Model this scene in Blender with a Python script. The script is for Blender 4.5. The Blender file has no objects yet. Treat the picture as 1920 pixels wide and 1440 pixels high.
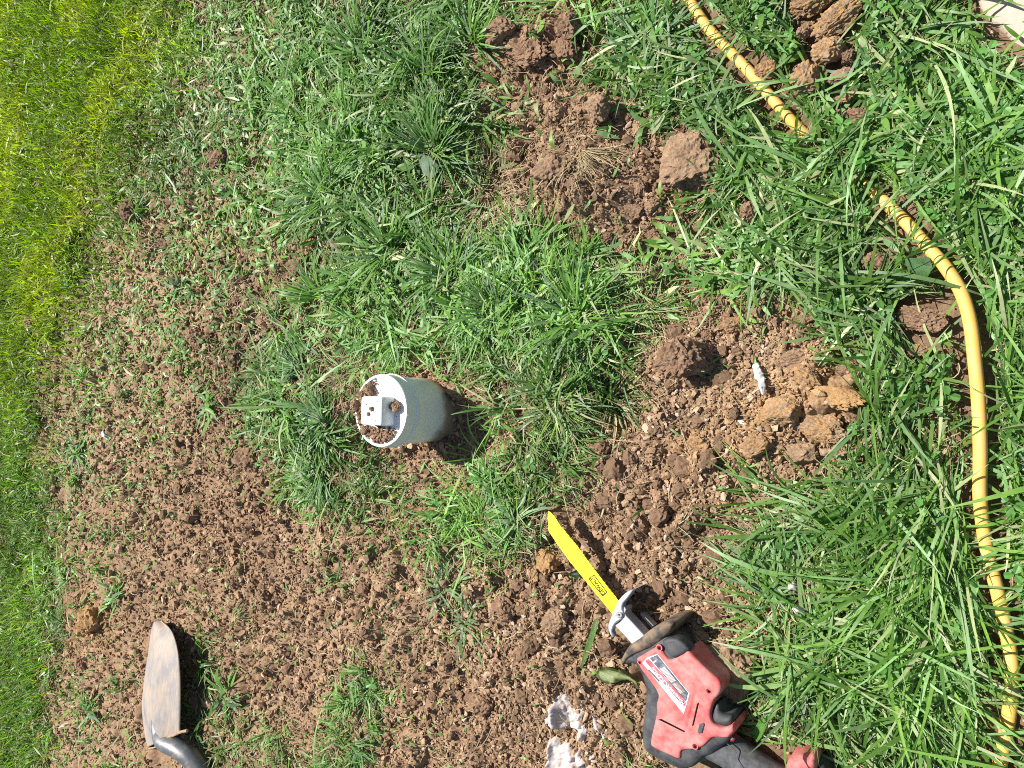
import bpy, bmesh, math, random
import numpy as np
from mathutils import Vector, Matrix, noise as mnoise

# ------------------------------------------------------------------ camera
H = 1.05                      # camera height above the lawn (m)
PITCH = math.radians(35.0)    # tilt away from straight down
ROLL = math.radians(2.4)
FPX = 1346.0                  # focal length in pixels of the 1920 px wide photo
SUN_EL = math.radians(57.0)
SHADOW_AZ = math.radians(-24.0)   # ground direction in which shadows fall
SUN_STRENGTH = 4.6
SKY_STRENGTH = 0.065
EXPOSURE = 0.80

sc = bpy.context.scene
col = sc.collection
random.seed(5)
rng = np.random.default_rng(11)

_R = np.array([math.cos(PITCH), 0, -math.sin(PITCH)])
_U = np.array([0, 1.0, 0])
_B = np.array([math.sin(PITCH), 0, math.cos(PITCH)])
CR = _R * math.cos(ROLL) + _U * math.sin(ROLL)
CU = _U * math.cos(ROLL) - _R * math.sin(ROLL)
CB = _B
CAM = np.array([0, 0, H])
cam_d = bpy.data.cameras.new("camera")
cam = bpy.data.objects.new("camera", cam_d); col.objects.link(cam)
cam_d.sensor_fit = 'HORIZONTAL'; cam_d.sensor_width = 36
cam_d.lens = 36 * FPX / 1920.0
cam_d.clip_start = 0.02; cam_d.clip_end = 500
cam.matrix_world = Matrix(((CR[0], CU[0], CB[0], 0), (CR[1], CU[1], CB[1], 0), (CR[2], CU[2], CB[2], H), (0, 0, 0, 1)))
sc.camera = cam

# ------------------------------------------------------------------ light
w = bpy.data.worlds.new("World"); sc.world = w; w.use_nodes = True
nt = w.node_tree; bgn = nt.nodes['Background']
sky = nt.nodes.new('ShaderNodeTexSky'); sky.sky_type = 'NISHITA'; sky.sun_disc = False
SUN_AZ = SHADOW_AZ + math.pi         # direction towards the sun
sky.sun_elevation = SUN_EL
sky.sun_rotation = math.pi / 2 - SUN_AZ
nt.links.new(sky.outputs[0], bgn.inputs[0]); bgn.inputs[1].default_value = SKY_STRENGTH
sl = bpy.data.lights.new("sun", 'SUN'); sl.energy = SUN_STRENGTH; sl.angle = math.radians(0.5); sl.color = (1.0, 0.965, 0.92)
so = bpy.data.objects.new("sun", sl); col.objects.link(so)
sdir = Vector((math.cos(SUN_AZ) * math.cos(SUN_EL), math.sin(SUN_AZ) * math.cos(SUN_EL), math.sin(SUN_EL)))
so.rotation_euler = sdir.to_track_quat('Z', 'Y').to_euler(); so.location = sdir * 20
sc.view_settings.view_transform = 'Standard'; sc.view_settings.look = 'None'
sc.view_settings.exposure = EXPOSURE; sc.view_settings.gamma = 1.0
sc.render.engine = 'CYCLES'
sc.cycles.filter_width = 1.0; sc.cycles.use_denoising = False
sc.cycles.max_bounces = 6; sc.cycles.diffuse_bounces = 3; sc.cycles.glossy_bounces = 2
sc.cycles.transmission_bounces = 3; sc.cycles.transparent_max_bounces = 4

# ------------------------------------------------------------------ survey helpers
def at(px, py, z=0.0):
    """point of the place at height z seen at photo position (px,py)"""
    d = CR * (px - 960) + CU * (720 - py) - CB * FPX
    t = (z - H) / d[2]
    return CAM + d * t
def V(px, py, z=0.0): return Vector(at(px, py, z))
def to_px(x, y, z=0.0):
    vx = x - CAM[0]; vy = y - CAM[1]; vz = z - CAM[2]
    xc = vx * CR[0] + vy * CR[1] + vz * CR[2]
    yc = vx * CU[0] + vy * CU[1] + vz * CU[2]
    zc = np.maximum(-(vx * CB[0] + vy * CB[1] + vz * CB[2]), 0.25)
    return 960 + FPX * xc / zc, 720 - FPX * yc / zc

# ------------------------------------------------------------------ noise
PERM = rng.permutation(4096); RV = rng.random((8, 4096))
def hsh(ix, iy, k=0): return (PERM[(ix + PERM[(iy + 917 * k) & 4095]) & 4095])
def vnoise(x, y, k=0):
    ix = np.floor(x).astype(np.int64); iy = np.floor(y).astype(np.int64)
    fx = x - ix; fy = y - iy
    fx = fx * fx * (3 - 2 * fx); fy = fy * fy * (3 - 2 * fy)
    r = RV[0]
    a = r[hsh(ix, iy, k)]; b = r[hsh(ix + 1, iy, k)]; c = r[hsh(ix, iy + 1, k)]; d = r[hsh(ix + 1, iy + 1, k)]
    return (a + (b - a) * fx) * (1 - fy) + (c + (d - c) * fx) * fy - 0.5
def fbm(x, y, s, o=4, k=0):
    t = 0; a = 1.0; f = 1.0 / s; n = 0
    for i in range(o):
        t = t + a * vnoise(x * f + 7.3 * i, y * f - 3.1 * i, k + i); n += a; a *= 0.5; f *= 2.03
    return t / n * 2
def crumbs(x, y, s, k=0, fill=1.0):
    """faceted lumps packed on a jittered grid: returns height 0..1"""
    X = x / s; Y = y / s
    ix = np.floor(X).astype(np.int64); iy = np.floor(Y).astype(np.int64)
    best = np.zeros_like(X)
    for dx in (-1, 0, 1):
        for dy in (-1, 0, 1):
            h = hsh(ix + dx, iy + dy, k)
            u = X - (ix + dx + RV[1][h]); v = Y - (iy + dy + RV[2][h])
            an = RV[3][h] * 6.283; c = np.cos(an); q = np.sin(an)
            p = (u * c + v * q); r = (v * c - u * q) * (1 + 0.6 * RV[4][h])
            R = 0.42 + 0.38 * RV[5][h]
            d = np.maximum(np.maximum(np.abs(p), np.abs(r)), 0.74 * np.abs(p + r)); d = np.maximum(d, 0.80 * np.sqrt(p * p + r * r)) / R
            hh = np.sqrt(np.maximum(0, 1 - d * d)) * R * (0.7 + 0.6 * RV[6][h]) * (1 + 0.5 * p / R * (RV[7][h] - 0.5))
            hh = np.where(RV[6][(h * 7 + 3) & 4095] < fill, hh, 0)
            best = np.maximum(best, hh)
    return best

# ------------------------------------------------------------------ what grows where (80 px survey squares, 0 bare .. 9 full)
COV = """
9 9 9 8 6 9 9 9 9 9 9 6 3 4 8 9 9 9 8 6 9 9 9 6
9 9 9 7 8 9 9 9 9 9 9 3 0 1 4 9 9 9 9 6 7 9 9 9
9 9 8 7 7 7 8 9 9 9 9 7 1 0 1 5 9 9 9 9 8 9 9 9
8 7 6 7 7 6 7 9 9 9 9 4 0 0 0 1 4 9 9 9 9 9 9 9
9 8 6 7 5 4 5 8 9 9 6 2 0 0 0 0 2 6 9 9 9 9 9 9
9 9 5 4 3 3 3 6 9 9 9 5 3 0 0 1 3 7 9 9 8 9 9 9
9 8 3 3 3 2 1 4 9 9 9 9 9 7 4 6 8 9 9 9 9 9 9 9
9 7 4 4 3 1 2 5 9 9 9 9 9 9 7 1 0 0 1 6 9 9 9 9
8 5 4 4 4 1 6 8 6 6 5 4 7 8 4 0 0 0 0 2 9 9 9 9
9 5 4 4 2 1 8 9 4 0 0 1 5 6 2 0 0 0 0 0 8 9 9 9
9 3 2 2 1 0 4 9 6 0 0 3 6 3 1 0 0 0 0 0 6 9 9 9
9 6 3 3 1 0 1 7 8 4 7 8 7 1 0 0 0 1 6 9 9 9 9 9
9 7 4 3 0 0 0 2 2 2 6 8 6 0 0 0 0 5 9 9 9 9 9 9
9 8 4 2 2 1 0 1 1 1 3 2 1 0 0 0 1 6 9 9 9 9 9 9
9 8 3 1 3 3 1 0 1 3 2 1 0 0 0 0 0 2 6 9 9 9 9 9
9 6 2 3 5 3 1 1 2 3 2 1 0 0 0 0 0 1 4 8 9 9 9 9
9 5 3 4 5 5 2 1 6 2 0 0 0 0 0 1 2 6 8 9 9 9 9 9
9 5 4 5 4 7 6 4 6 3 1 0 0 0 0 5 7 8 9 9 9 9 9 9
"""
COV = np.array([[float(v) for v in l.split()] for l in COV.strip().splitlines()]) / 9.0
def grid_sample(G, px, py):
    gx = np.clip(px / 80 - 0.5, 0, 22.999); gy = np.clip(py / 80 - 0.5, 0, 16.999)
    ix = gx.astype(int); iy = gy.astype(int); fx = gx - ix; fy = gy - iy
    return (G[iy, ix] * (1 - fx) + G[iy, ix + 1] * fx) * (1 - fy) + (G[iy + 1, ix] * (1 - fx) + G[iy + 1, ix + 1] * fx) * fy
def cover(x, y):
    px, py = to_px(x, y)
    sc_ = np.clip(1.0 + (px - 1000) / 2200, 0.55, 1.4)
    px = px + 55 * sc_ * fbm(x, y, 0.12, 3, 21); py = py + 55 * fbm(x, y, 0.12, 3, 31)
    return np.clip(grid_sample(COV, px, py), 0, 1)
def blob(px, py, cx, cy, rx, ry): return np.exp(-(((px - cx) / rx) ** 2 + ((py - cy) / ry) ** 2))
def sstep(a, b, v):
    t = np.clip((v - a) / (b - a), 0, 1); return t * t * (3 - 2 * t)
BUMPS = [  # px, py, rx, ry, height m
    (1110, 370, 100, 90, .055), (985, 95, 80, 50, .045), (1100, 240, 70, 70, .025), (1060, 60, 40, 40, .02), (1450, 790, 120, 90, .028), (1270, 665, 60, 45, .020),
    (1365, 1262, 60, 60, .012), (1560, 740, 60, 30, .015), (880, 800, 55, 45, -.012), (840, 745, 30, 40, .012), (1165, 770, 45, 60, -.035),
    (1270, 540, 60, 30, -.022), (1215, 620, 60, 50, -.02), (640, 690, 60, 25, -.018), (1010, 900, 60, 40, -.01), (1330, 880, 120, 70, -.008),
    (950, 350, 50, 60, -.02), (470, 850, 60, 60, .012), (760, 600, 160, 100, .022), (1000, 620, 120, 90, .022), (560, 800, 80, 80, .022),
    (720, 350, 160, 140, .015), (180, 1165, 40, 60, .02), (1250, 1300, 150, 150, -.012), (1090, 1050, 60, 120, -.02), (300, 1290, 90, 120, -.004),
    (1040, 1150, 60, 50, .015), (560, 490, 60, 60, .015)]
def ground_h(x, y, fine=True):
    px, py = to_px(x, y)
    c = cover(x, y)
    h = 0.012 * fbm(x, y, 0.35, 2, 3) + 0.010 * fbm(x, y, 0.08, 3, 9)
    for bx, by, rx, ry, a in BUMPS:
        h = h + a * blob(px, py, bx, by, rx, ry)
    g = sstep(0.45, 0.8, c)
    h = h + 0.016 * g
    b = 1 - 0.75 * g
    lump = sstep(-.15, .35, fbm(x, y, 0.16, 2, 77)) * (.35 + .65 * sstep(300, 1000, px))
    h = h + b * (0.50 * 0.045 * crumbs(x, y, 0.045, 5, .06 + .5 * lump) + 0.60 * 0.020 * crumbs(x, y, 0.020, 6, .12 + .5 * lump))
    if fine:
        h = h + b * (0.30 * 0.0095 * crumbs(x, y, 0.0095, 7, .7) + 0.45 * 0.0055 * crumbs(x, y, 0.0055, 8, 1.0))
        h = h + 0.0014 * fbm(x, y, 0.006, 2, 15)
    return h
def hz(x, y): return float(ground_h(np.array([x]), np.array([y]), False)[0])

def soil_col(x, y):
    """own colour of the earth: red-brown, ochre subsoil, pale dry crust"""
    px, py = to_px(x, y)
    n = fbm(x, y, 0.07, 4, 41)[:, None]; m = fbm(x, y, 0.5, 3, 51)[:, None]
    base = np.array([.325, .215, .130]); red = np.array([.265, .168, .100]); pale = np.array([.40, .275, .175]); ochre = np.array([.36, .215, .095])
    c = base + (red - base) * np.clip(.5 + n, 0, 1)
    oc = blob(px, py, 1520, 740, 110, 80) + .8 * blob(px, py, 1440, 800, 90, 60) + .5 * blob(px, py, 1290, 860, 60, 50) + .9 * blob(px, py, 180, 1165, 45, 60) + .6 * blob(px, py, 1550, 100, 110, 110)
    oc = np.clip(oc, 0, 1)[:, None] * np.clip(.75 + 1.3 * n, 0, 1)
    c = c + (ochre - c) * oc
    pa = np.clip(blob(px, py, 220, 540, 90, 60) + .5 * blob(px, py, 1440, 690, 90, 60) + .35 * blob(px, py, 130, 830, 80, 60) + .4 * m[:, 0], 0, 1)[:, None]
    c = c + (pale - c) * pa * .8
    dk = np.clip(blob(px, py, 480, 660, 90, 130) + .6 * blob(px, py, 440, 830, 120, 60) + .5 * blob(px, py, 560, 500, 60, 60), 0, 1)[:, None]
    c = c * (1 - .28 * dk)
    return np.clip(c, 0.02, .8)

def lime_at(px, py):
    e = 330 - .38 * np.clip(py - 100, 0, 700)
    v = sstep(120, -120, px - e) * (1 - .55 * sstep(650, 900, py))
    return np.clip(v, 0, 1)
# ------------------------------------------------------------------ mesh helpers
def mesh_np(name, verts, quads=None, tris=None, mat=None, color=None, smooth=False, parent=None):
    me = bpy.data.meshes.new(name)
    nv = len(verts); fs = []; tot = []
    me.vertices.add(nv); me.vertices.foreach_set("co", np.asarray(verts, np.float32).ravel())
    lo = []; 
    if quads is not None and len(quads): lo.append(np.asarray(quads, np.int32).ravel()); tot.append(np.full(len(quads), 4, np.int32))
    if tris is not None and len(tris): lo.append(np.asarray(tris, np.int32).ravel()); tot.append(np.full(len(tris), 3, np.int32))
    lo = np.concatenate(lo); tot = np.concatenate(tot)
    me.loops.add(len(lo)); me.loops.foreach_set("vertex_index", lo)
    me.polygons.add(len(tot)); st = np.concatenate(([0], np.cumsum(tot)[:-1])).astype(np.int32)
    me.polygons.foreach_set("loop_start", st); me.polygons.foreach_set("loop_total", tot)
    me.polygons.foreach_set("use_smooth", np.full(len(tot), bool(smooth)))
    if color is not None:
        a = me.color_attributes.new("col", 'FLOAT_COLOR', 'POINT')
        cc = np.ones((nv, 4), np.float32); cc[:, :3] = color; a.data.foreach_set("color", cc.ravel())
    me.update(calc_edges=True)
    if mat: me.materials.append(mat)
    o = bpy.data.objects.new(name, me); col.objects.link(o)
    if parent: o.parent = parent
    return o
def obj(name, bm, mat, parent=None, smooth=False):
    me = bpy.data.meshes.new(name)
    bmesh.ops.recalc_face_normals(bm, faces=bm.faces)
    bm.to_mesh(me); bm.free()
    if smooth: me.polygons.foreach_set("use_smooth", [True] * len(me.polygons))
    me.materials.append(mat)
    o = bpy.data.objects.new(name, me); col.objects.link(o)
    if parent: o.parent = parent
    return o
def tag(o, label=None, cat=None, group=None, kind=None):
    if label: o["label"] = label
    if cat: o["category"] = cat
    if group: o["group"] = group
    if kind: o["kind"] = kind
    return o
def empty(name, loc, label, cat, group=None):
    e = bpy.data.objects.new(name, None); e.empty_display_size = .02; e.location = loc; col.objects.link(e)
    return tag(e, label, cat, group)
def under(root, o):
    """parent a part built in world coordinates"""
    o.parent = root; o.matrix_parent_inverse = Matrix.Translation(-Vector(root.location)) if True else None
    return o

# ------------------------------------------------------------------ materials
def mat_base(name, rough=.8, spec=.3):
    m = bpy.data.materials.new(name); m.use_nodes = True
    b = m.node_tree.nodes['Principled BSDF']; b.inputs['Roughness'].default_value = rough; b.inputs['Specular IOR Level'].default_value = spec
    return m, m.node_tree, b
def nz(nt_, scale, detail=4, rough=.6, coord='Object'):
    tc = nt_.nodes.new('ShaderNodeTexCoord'); n = nt_.nodes.new('ShaderNodeTexNoise')
    n.inputs['Scale'].default_value = scale; n.inputs['Detail'].default_value = detail; n.inputs['Roughness'].default_value = rough
    nt_.links.new(tc.outputs[coord], n.inputs['Vector']); return n
def ramp(nt_, src, stops):
    r = nt_.nodes.new('ShaderNodeValToRGB'); e = r.color_ramp.elements
    while len(e) < len(stops): e.new(.5)
    for i, (p, c) in enumerate(stops): e[i].position = p; e[i].color = (*c, 1)
    nt_.links.new(src, r.inputs[0]); return r
def bump(nt_, b, src, strength=.5, dist=.002):
    bp = nt_.nodes.new('ShaderNodeBump'); bp.inputs['Strength'].default_value = strength; bp.inputs['Distance'].default_value = dist
    nt_.links.new(src, bp.inputs['Height']); nt_.links.new(bp.outputs[0], b.inputs['Normal'])
def mixc(nt_, fac, a, b_, mode='MIX'):
    m = nt_.nodes.new('ShaderNodeMix'); m.data_type = 'RGBA'; m.blend_type = mode
    for s, v in ((0, fac), (6, a), (7, b_)):
        if hasattr(v, 'is_linked') or hasattr(v, 'links'): nt_.links.new(v, m.inputs[s])
        elif s == 0: m.inputs[0].default_value = v
        else: m.inputs[s].default_value = (*v, 1)
    return m.outputs[2]

def attr_soil(name, bs=1.0):
    m, t, b = mat_base(name, .95, .12)
    a = t.nodes.new('ShaderNodeAttribute'); a.attribute_name = "col"
    n = nz(t, 420, 5, .75); r = ramp(t, n.outputs[0], [(.25, (.50, .48, .46)), (.5, (1, 1, 1)), (.75, (1.45, 1.47, 1.5))])
    n2 = nz(t, 55, 3, .6); r2 = ramp(t, n2.outputs[0], [(.3, (.80, .80, .80)), (.7, (1.18, 1.17, 1.14))])
    c = mixc(t, 1.0, a.outputs[0], r.outputs[0], 'MULTIPLY'); c = mixc(t, 1.0, c, r2.outputs[0], 'MULTIPLY')
    t.links.new(c, b.inputs['Base Color']); bump(t, b, n.outputs[0], .8 * bs, .0016); return m
def attr_leaf(name, rough=.42, spec=.5, trans=.35, tcol=(1.25, 1.5, .35)):
    m, t, b = mat_base(name, rough, spec)
    a = t.nodes.new('ShaderNodeAttribute'); a.attribute_name = "col"
    n = nz(t, 160, 3, .6); r = ramp(t, n.outputs[0], [(.3, (.82, .84, .8)), (.7, (1.15, 1.13, 1.2))])
    c = mixc(t, 1.0, a.outputs[0], r.outputs[0], 'MULTIPLY')
    t.links.new(c, b.inputs['Base Color'])
    tr = t.nodes.new('ShaderNodeBsdfTranslucent'); c2 = mixc(t, 1.0, c, tcol, 'MULTIPLY'); t.links.new(c2, tr.inputs[0])
    mx = t.nodes.new('ShaderNodeMixShader'); mx.inputs[0].default_value = trans
    t.links.new(b.outputs[0], mx.inputs[1]); t.links.new(tr.outputs[0], mx.inputs[2])
    t.links.new(mx.outputs[0], t.nodes['Material Output'].inputs[0]); return m
def plain(name, c, rough=.5, spec=.5, metal=0, dirt=None, dscale=60, lo=.45, hi=.65, bstr=0):
    m, t, b = mat_base(name, rough, spec); b.inputs['Metallic'].default_value = metal
    b.inputs['Base Color'].default_value = (*c, 1)
    if dirt:
        n = nz(t, dscale, 6, .65); r = ramp(t, n.outputs[0], [(lo, (0, 0, 0)), (hi, (1, 1, 1))])
        t.links.new(mixc(t, r.outputs[0], c, dirt), b.inputs['Base Color'])
        rr = ramp(t, n.outputs[0], [(lo, (rough,) * 3), (hi, (min(1, rough + .3),) * 3)]); t.links.new(rr.outputs[0], b.inputs['Roughness'])
        if bstr: bump(t, b, n.outputs[0], bstr, .001)
    return m
M_soil = attr_soil("soil"); M_clod = attr_soil("clod_soil", 1.2)
M_leaf = attr_leaf("grass_leaf", .45, .40, .30); M_lime = attr_leaf("lime_grass", .5, .35, .45)
M_straw = attr_leaf("dry_straw", .7, .3, .15, (1.1, 1, .8))
M_stone = plain("stone_chip", (.44, .31, .21), .75, .3, 0, (.54, .42, .31), 90)
M_pvc = plain("white_pvc", (.80, .81, .79), .32, .5, 0, (.70, .68, .60), 26, .60, .80)
M_pvc_pipe = plain("off_white_pvc_pipe", (.88, .87, .82), .38, .5, 0, (.70, .67, .57), 24, .5, .8)
M_hose = plain("yellow_hose_rubber", (.84, .46, .10), .5, .4, 0, (.66, .44, .20), 46, .48, .78, .15)
M_red = plain("dusty_red_plastic", (.52, .075, .072), .55, .4, 0, (.58, .29, .25), 42, .36, .74)
M_redd = plain("dark_red_plastic", (.20, .008, .012), .6, .3)
M_blk = plain("dusty_black_rubber", (.028, .030, .034), .55, .4, 0, (.12, .115, .11), 60, .38, .8, .15)
M_grip = plain("grey_black_grip_rubber", (.05, .053, .058), .6, .4, 0, (.16, .155, .15), 120, .35, .8, .25)
M_boot = plain("muddy_black_boot", (.05, .045, .04), .7, .3, 0, (.24, .17, .11), 50, .36, .6, .5)
M_void = plain("slot_black", (.008, .006, .006), .9, .1)
M_alu = plain("scuffed_grey_aluminium", (.48, .50, .53), .42, .5, .55, (.32, .33, .35), 70, .45, .7, .2)
M_yel = plain("bright_yellow_paint", (.92, .78, .005), .5, .4, 0, (.74, .60, .10), 130, .62, .80)
M_ink = plain("black_ink", (.06, .045, .02), .7, .2)
M_lab_w = plain("worn_white_label", (.72, .66, .66), .5, .4, 0, (.75, .42, .40), 90, .45, .7)
M_lab_g = plain("worn_grey_label", (.07, .085, .11), .5, .4, 0, (.30, .29, .29), 160, .48, .75)
M_lab_r = plain("faded_red_label", (.60, .07, .09), .5, .4, 0, (.70, .35, .33), 80, .45, .75)
M_lab_t = plain("tan_print", (.45, .33, .20), .6, .3)
M_screw = plain("steel_screw", (.45, .45, .44), .35, .5, .8, (.2, .18, .16), 200)
M_wood = plain("worn_wood", (.36, .24, .13), .65, .3, 0, (.26, .16, .08), 40)
M_slab = plain("rough_concrete", (.50, .42, .34), .9, .2, 0, (.40, .32, .25), 30, .35, .7, .5)
M_plaster = plain("dirty_white_plaster", (.50, .45, .42), .95, .2, 0, (.42, .32, .25), 75, .50, .66, .7)
M_whitebit = plain("white_flake", (.78, .75, .70), .8, .3, 0, (.50, .40, .31), 80, .5, .7, .3)

# clay stains on the pipe: splashes and a muddy waterline
t = M_pvc_pipe.node_tree; b = t.nodes['Principled BSDF']; src = b.inputs['Base Color'].links[0].from_socket
tc = t.nodes.new('ShaderNodeTexCoord'); sx = t.nodes.new('ShaderNodeSeparateXYZ'); t.links.new(tc.outputs['Object'], sx.inputs[0])
nn = t.nodes.new('ShaderNodeTexNoise'); nn.inputs['Scale'].default_value = 38; nn.inputs['Detail'].default_value = 6; nn.inputs['Roughness'].default_value = .7; t.links.new(tc.outputs['Object'], nn.inputs['Vector'])
ma = t.nodes.new('ShaderNodeMath'); ma.operation = 'MULTIPLY_ADD'; t.links.new(nn.outputs[0], ma.inputs[0]); ma.inputs[1].default_value = -.045; t.links.new(sx.outputs[2], ma.inputs[2])
rr = ramp(t, ma.outputs[0], [(0.0, (1, 1, 1)), (.02, (0, 0, 0))]); rr.color_ramp.elements[0].position = -.0; 
t.links.new(mixc(t, rr.outputs[0], src, (.42, .29, .19)), b.inputs['Base Color'])
# steel of the shovel: tan dried mud over grey metal
m_, t_, b_ = mat_base("muddy_shovel_steel", .6, .4); M_shovel = m_
n_ = nz(t_, 14, 6, .65); r_ = ramp(t_, n_.outputs[0], [(.34, (.21, .205, .21)), (.48, (.31, .265, .225)), (.60, (.38, .30, .225)), (.75, (.26, .24, .225))])
mp = t_.nodes.new('ShaderNodeMapping'); tc = t_.nodes.new('ShaderNodeTexCoord'); mp.inputs['Scale'].default_value = (260, 22, 60)
n2 = t_.nodes.new('ShaderNodeTexNoise'); n2.inputs['Scale'].default_value = 1; n2.inputs['Detail'].default_value = 4
t_.links.new(tc.outputs['Object'], mp.inputs[0]); t_.links.new(mp.outputs[0], n2.inputs['Vector'])
r2 = ramp(t_, n2.outputs[0], [(.3, (.82, .82, .82)), (.7, (1.12, 1.12, 1.12))])
t_.links.new(mixc(t_, 1.0, r_.outputs[0], r2.outputs[0], 'MULTIPLY'), b_.inputs['Base Color']); bump(t_, b_, n_.outputs[0], .3, .002)
M_socket = plain("dark_grey_steel_socket", (.16, .165, .17), .42, .5, .5, (.30, .25, .2), 40, .5, .75, .2)
M_mudrim = plain("dried_mud", (.42, .28, .17), .95, .1, 0, (.30, .20, .12), 80)

# ------------------------------------------------------------------ the ground: one sheet to the horizon
def ladder():
    xs = [0.55]; 
    while xs[-1] > -3.6:
        x = xs[-1]; a = math.atan(max(-x, 0) / H)
        s = math.cos(a - PITCH) ** 2 / FPX * H / math.cos(a) ** 2 * 1.875
        xs.append(x - max(s, .00115) * 1.12)
    xs = xs[::-1]
    g = .03; lo = []; x = xs[0]
    while x > -70: x -= g; g *= 1.35; lo.append(x)
    hi = []; x = xs[-1]; g = .02
    while x < 70: x += g; g *= 1.35; hi.append(x)
    return np.array(lo[::-1] + xs + hi)
gx = ladder()
core = np.linspace(-1, 1, 1050); ext = [1.0]; g = .02
while ext[-1] < 70: ext.append(ext[-1] + g); g *= 1.35
ext = np.array(ext[1:]); gv = np.concatenate((-ext[::-1], core, ext))
wx = 0.66 + 0.40 * np.clip(-gx, 0, 3.8)
GX = np.repeat(gx[:, None], len(gv), 1); GY = gv[None, :] * wx[:, None]
fx_, fy_ = GX.ravel(), GY.ravel()
gh = np.zeros_like(fx_); gc = np.zeros((len(fx_), 3))
for i in range(0, len(fx_), 200000):
    s = slice(i, i + 200000)
    far = np.clip((np.hypot(fx_[s] + 1.2, fy_[s]) - 3.2) / 2, 0, 1)
    gh[s] = ground_h(fx_[s], fy_[s]) * (1 - far) + .016 * far
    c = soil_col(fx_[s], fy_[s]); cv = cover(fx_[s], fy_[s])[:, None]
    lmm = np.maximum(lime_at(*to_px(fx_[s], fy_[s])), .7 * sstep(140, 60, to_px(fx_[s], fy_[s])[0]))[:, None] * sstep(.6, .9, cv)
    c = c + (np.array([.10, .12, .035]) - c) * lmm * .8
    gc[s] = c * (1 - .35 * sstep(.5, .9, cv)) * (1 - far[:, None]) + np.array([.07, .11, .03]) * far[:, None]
ni, nj = GX.shape
idx = np.arange(ni * nj).reshape(ni, nj)
quads = np.stack([idx[:-1, :-1], idx[1:, :-1], idx[1:, 1:], idx[:-1, 1:]], -1).reshape(-1, 4)
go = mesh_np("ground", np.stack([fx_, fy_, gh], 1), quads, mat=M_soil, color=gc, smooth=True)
tag(go, kind="structure")
print("ground verts", ni * nj)

# ------------------------------------------------------------------ sampling helpers
def sample(n, xr=(-3.7, .45), bias=1.0):
    """random spots of the plot, denser near the viewer like the survey itself"""
    a0, a1 = math.atan(xr[0] / H), math.atan(xr[1] / H)
    u = rng.random(n)
    a = a0 + (a1 - a0) * u ** bias
    x = H * np.tan(a)
    half = 0.62 + 0.38 * np.clip(-x, 0, 3.8)
    # equalise: wider rows hold more
    keep = rng.random(n) < (half / half.max()) ** .35
    x = x[keep]; half = half[keep]
    y = (rng.random(len(x)) * 2 - 1) * half
    return x, y
def pxscale(x, y):
    """metres per photo pixel x1.875 across the line of sight"""
    d = -( (x) * CB[0] + y * CB[1] + (-H) * CB[2]); return d / FPX * 1.875
def uniform(n, x0, x1, y0, y1): return rng.uniform(x0, x1, n), rng.uniform(y0, y1, n)

# keep-out shapes: capsules on the ground plane (x0,y0,x1,y1,r,probability of removing)
KEEP = []
def keepout(p, q, r, prob=1.0): KEEP.append((p[0], p[1], q[0], q[1], r, prob))
def kill(x, y, margin=0.0):
    k = np.zeros(x.shape, bool); rnd = rng.random(x.shape)
    for x0, y0, x1, y1, r, pr in KEEP:
        dx, dy = x1 - x0, y1 - y0; L = dx * dx + dy * dy + 1e-9
        t = np.clip(((x - x0) * dx + (y - y0) * dy) / L, 0, 1)
        d = np.hypot(x - x0 - t * dx, y - y0 - t * dy)
        k |= (d < r + margin) & (rnd < pr)
    return k

HOSE = [(1262, -55, .035), (1283, -18, .035), (1300, 12, .035), (1330, 55, .033), (1370, 98, .032), (1410, 140, .032), (1450, 188, .032), (1480, 222, .028), (1503, 246, .022),
        (1545, 284, .010), (1590, 322, .012), (1632, 356, .026), (1665, 385, .034), (1700, 418, .036), (1737, 460, .038), (1772, 500, .040), (1802, 548, .040),
        (1819, 605, .040), (1828, 680, .040), (1835, 760, .040), (1838, 850, .040), (1837, 920, .038), (1842, 980, .034), (1852, 1040, .032), (1868, 1100, .030),
        (1884, 1170, .030), (1896, 1240, .032), (1896, 1300, .030), (1889, 1360, .028), (1880, 1405, .03), (1868, 1470, .03)]
hp = [V(a, b, c) for a, b, c in HOSE]
for i in range(len(hp) - 1):
    y = HOSE[i][1]
    pr = .97 if (350 <= y < 960 or y < 110) else (.35 if 240 < y < 350 else (.93 if y < 240 else .93))
    keepout(hp[i], hp[i + 1], .016, pr)
ZT = .137
PIPE = at(713, 770, ZT)
keepout(PIPE, PIPE, .068)
keepout(at(1240, 1230), at(1290, 1370), .065); keepout(at(1330, 1370), at(1540, 1450), .030); keepout(at(1150, 1130), at(1215, 1210), .03)
keepout(at(1120, 1100, .04), at(1035, 965, .04), .012)
keepout(at(303, 1230), at(306, 1370), .085); keepout(at(315, 1385), at(380, 1440), .03)
keepout(at(1900, -10), at(1960, 60), .05, .8)

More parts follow.
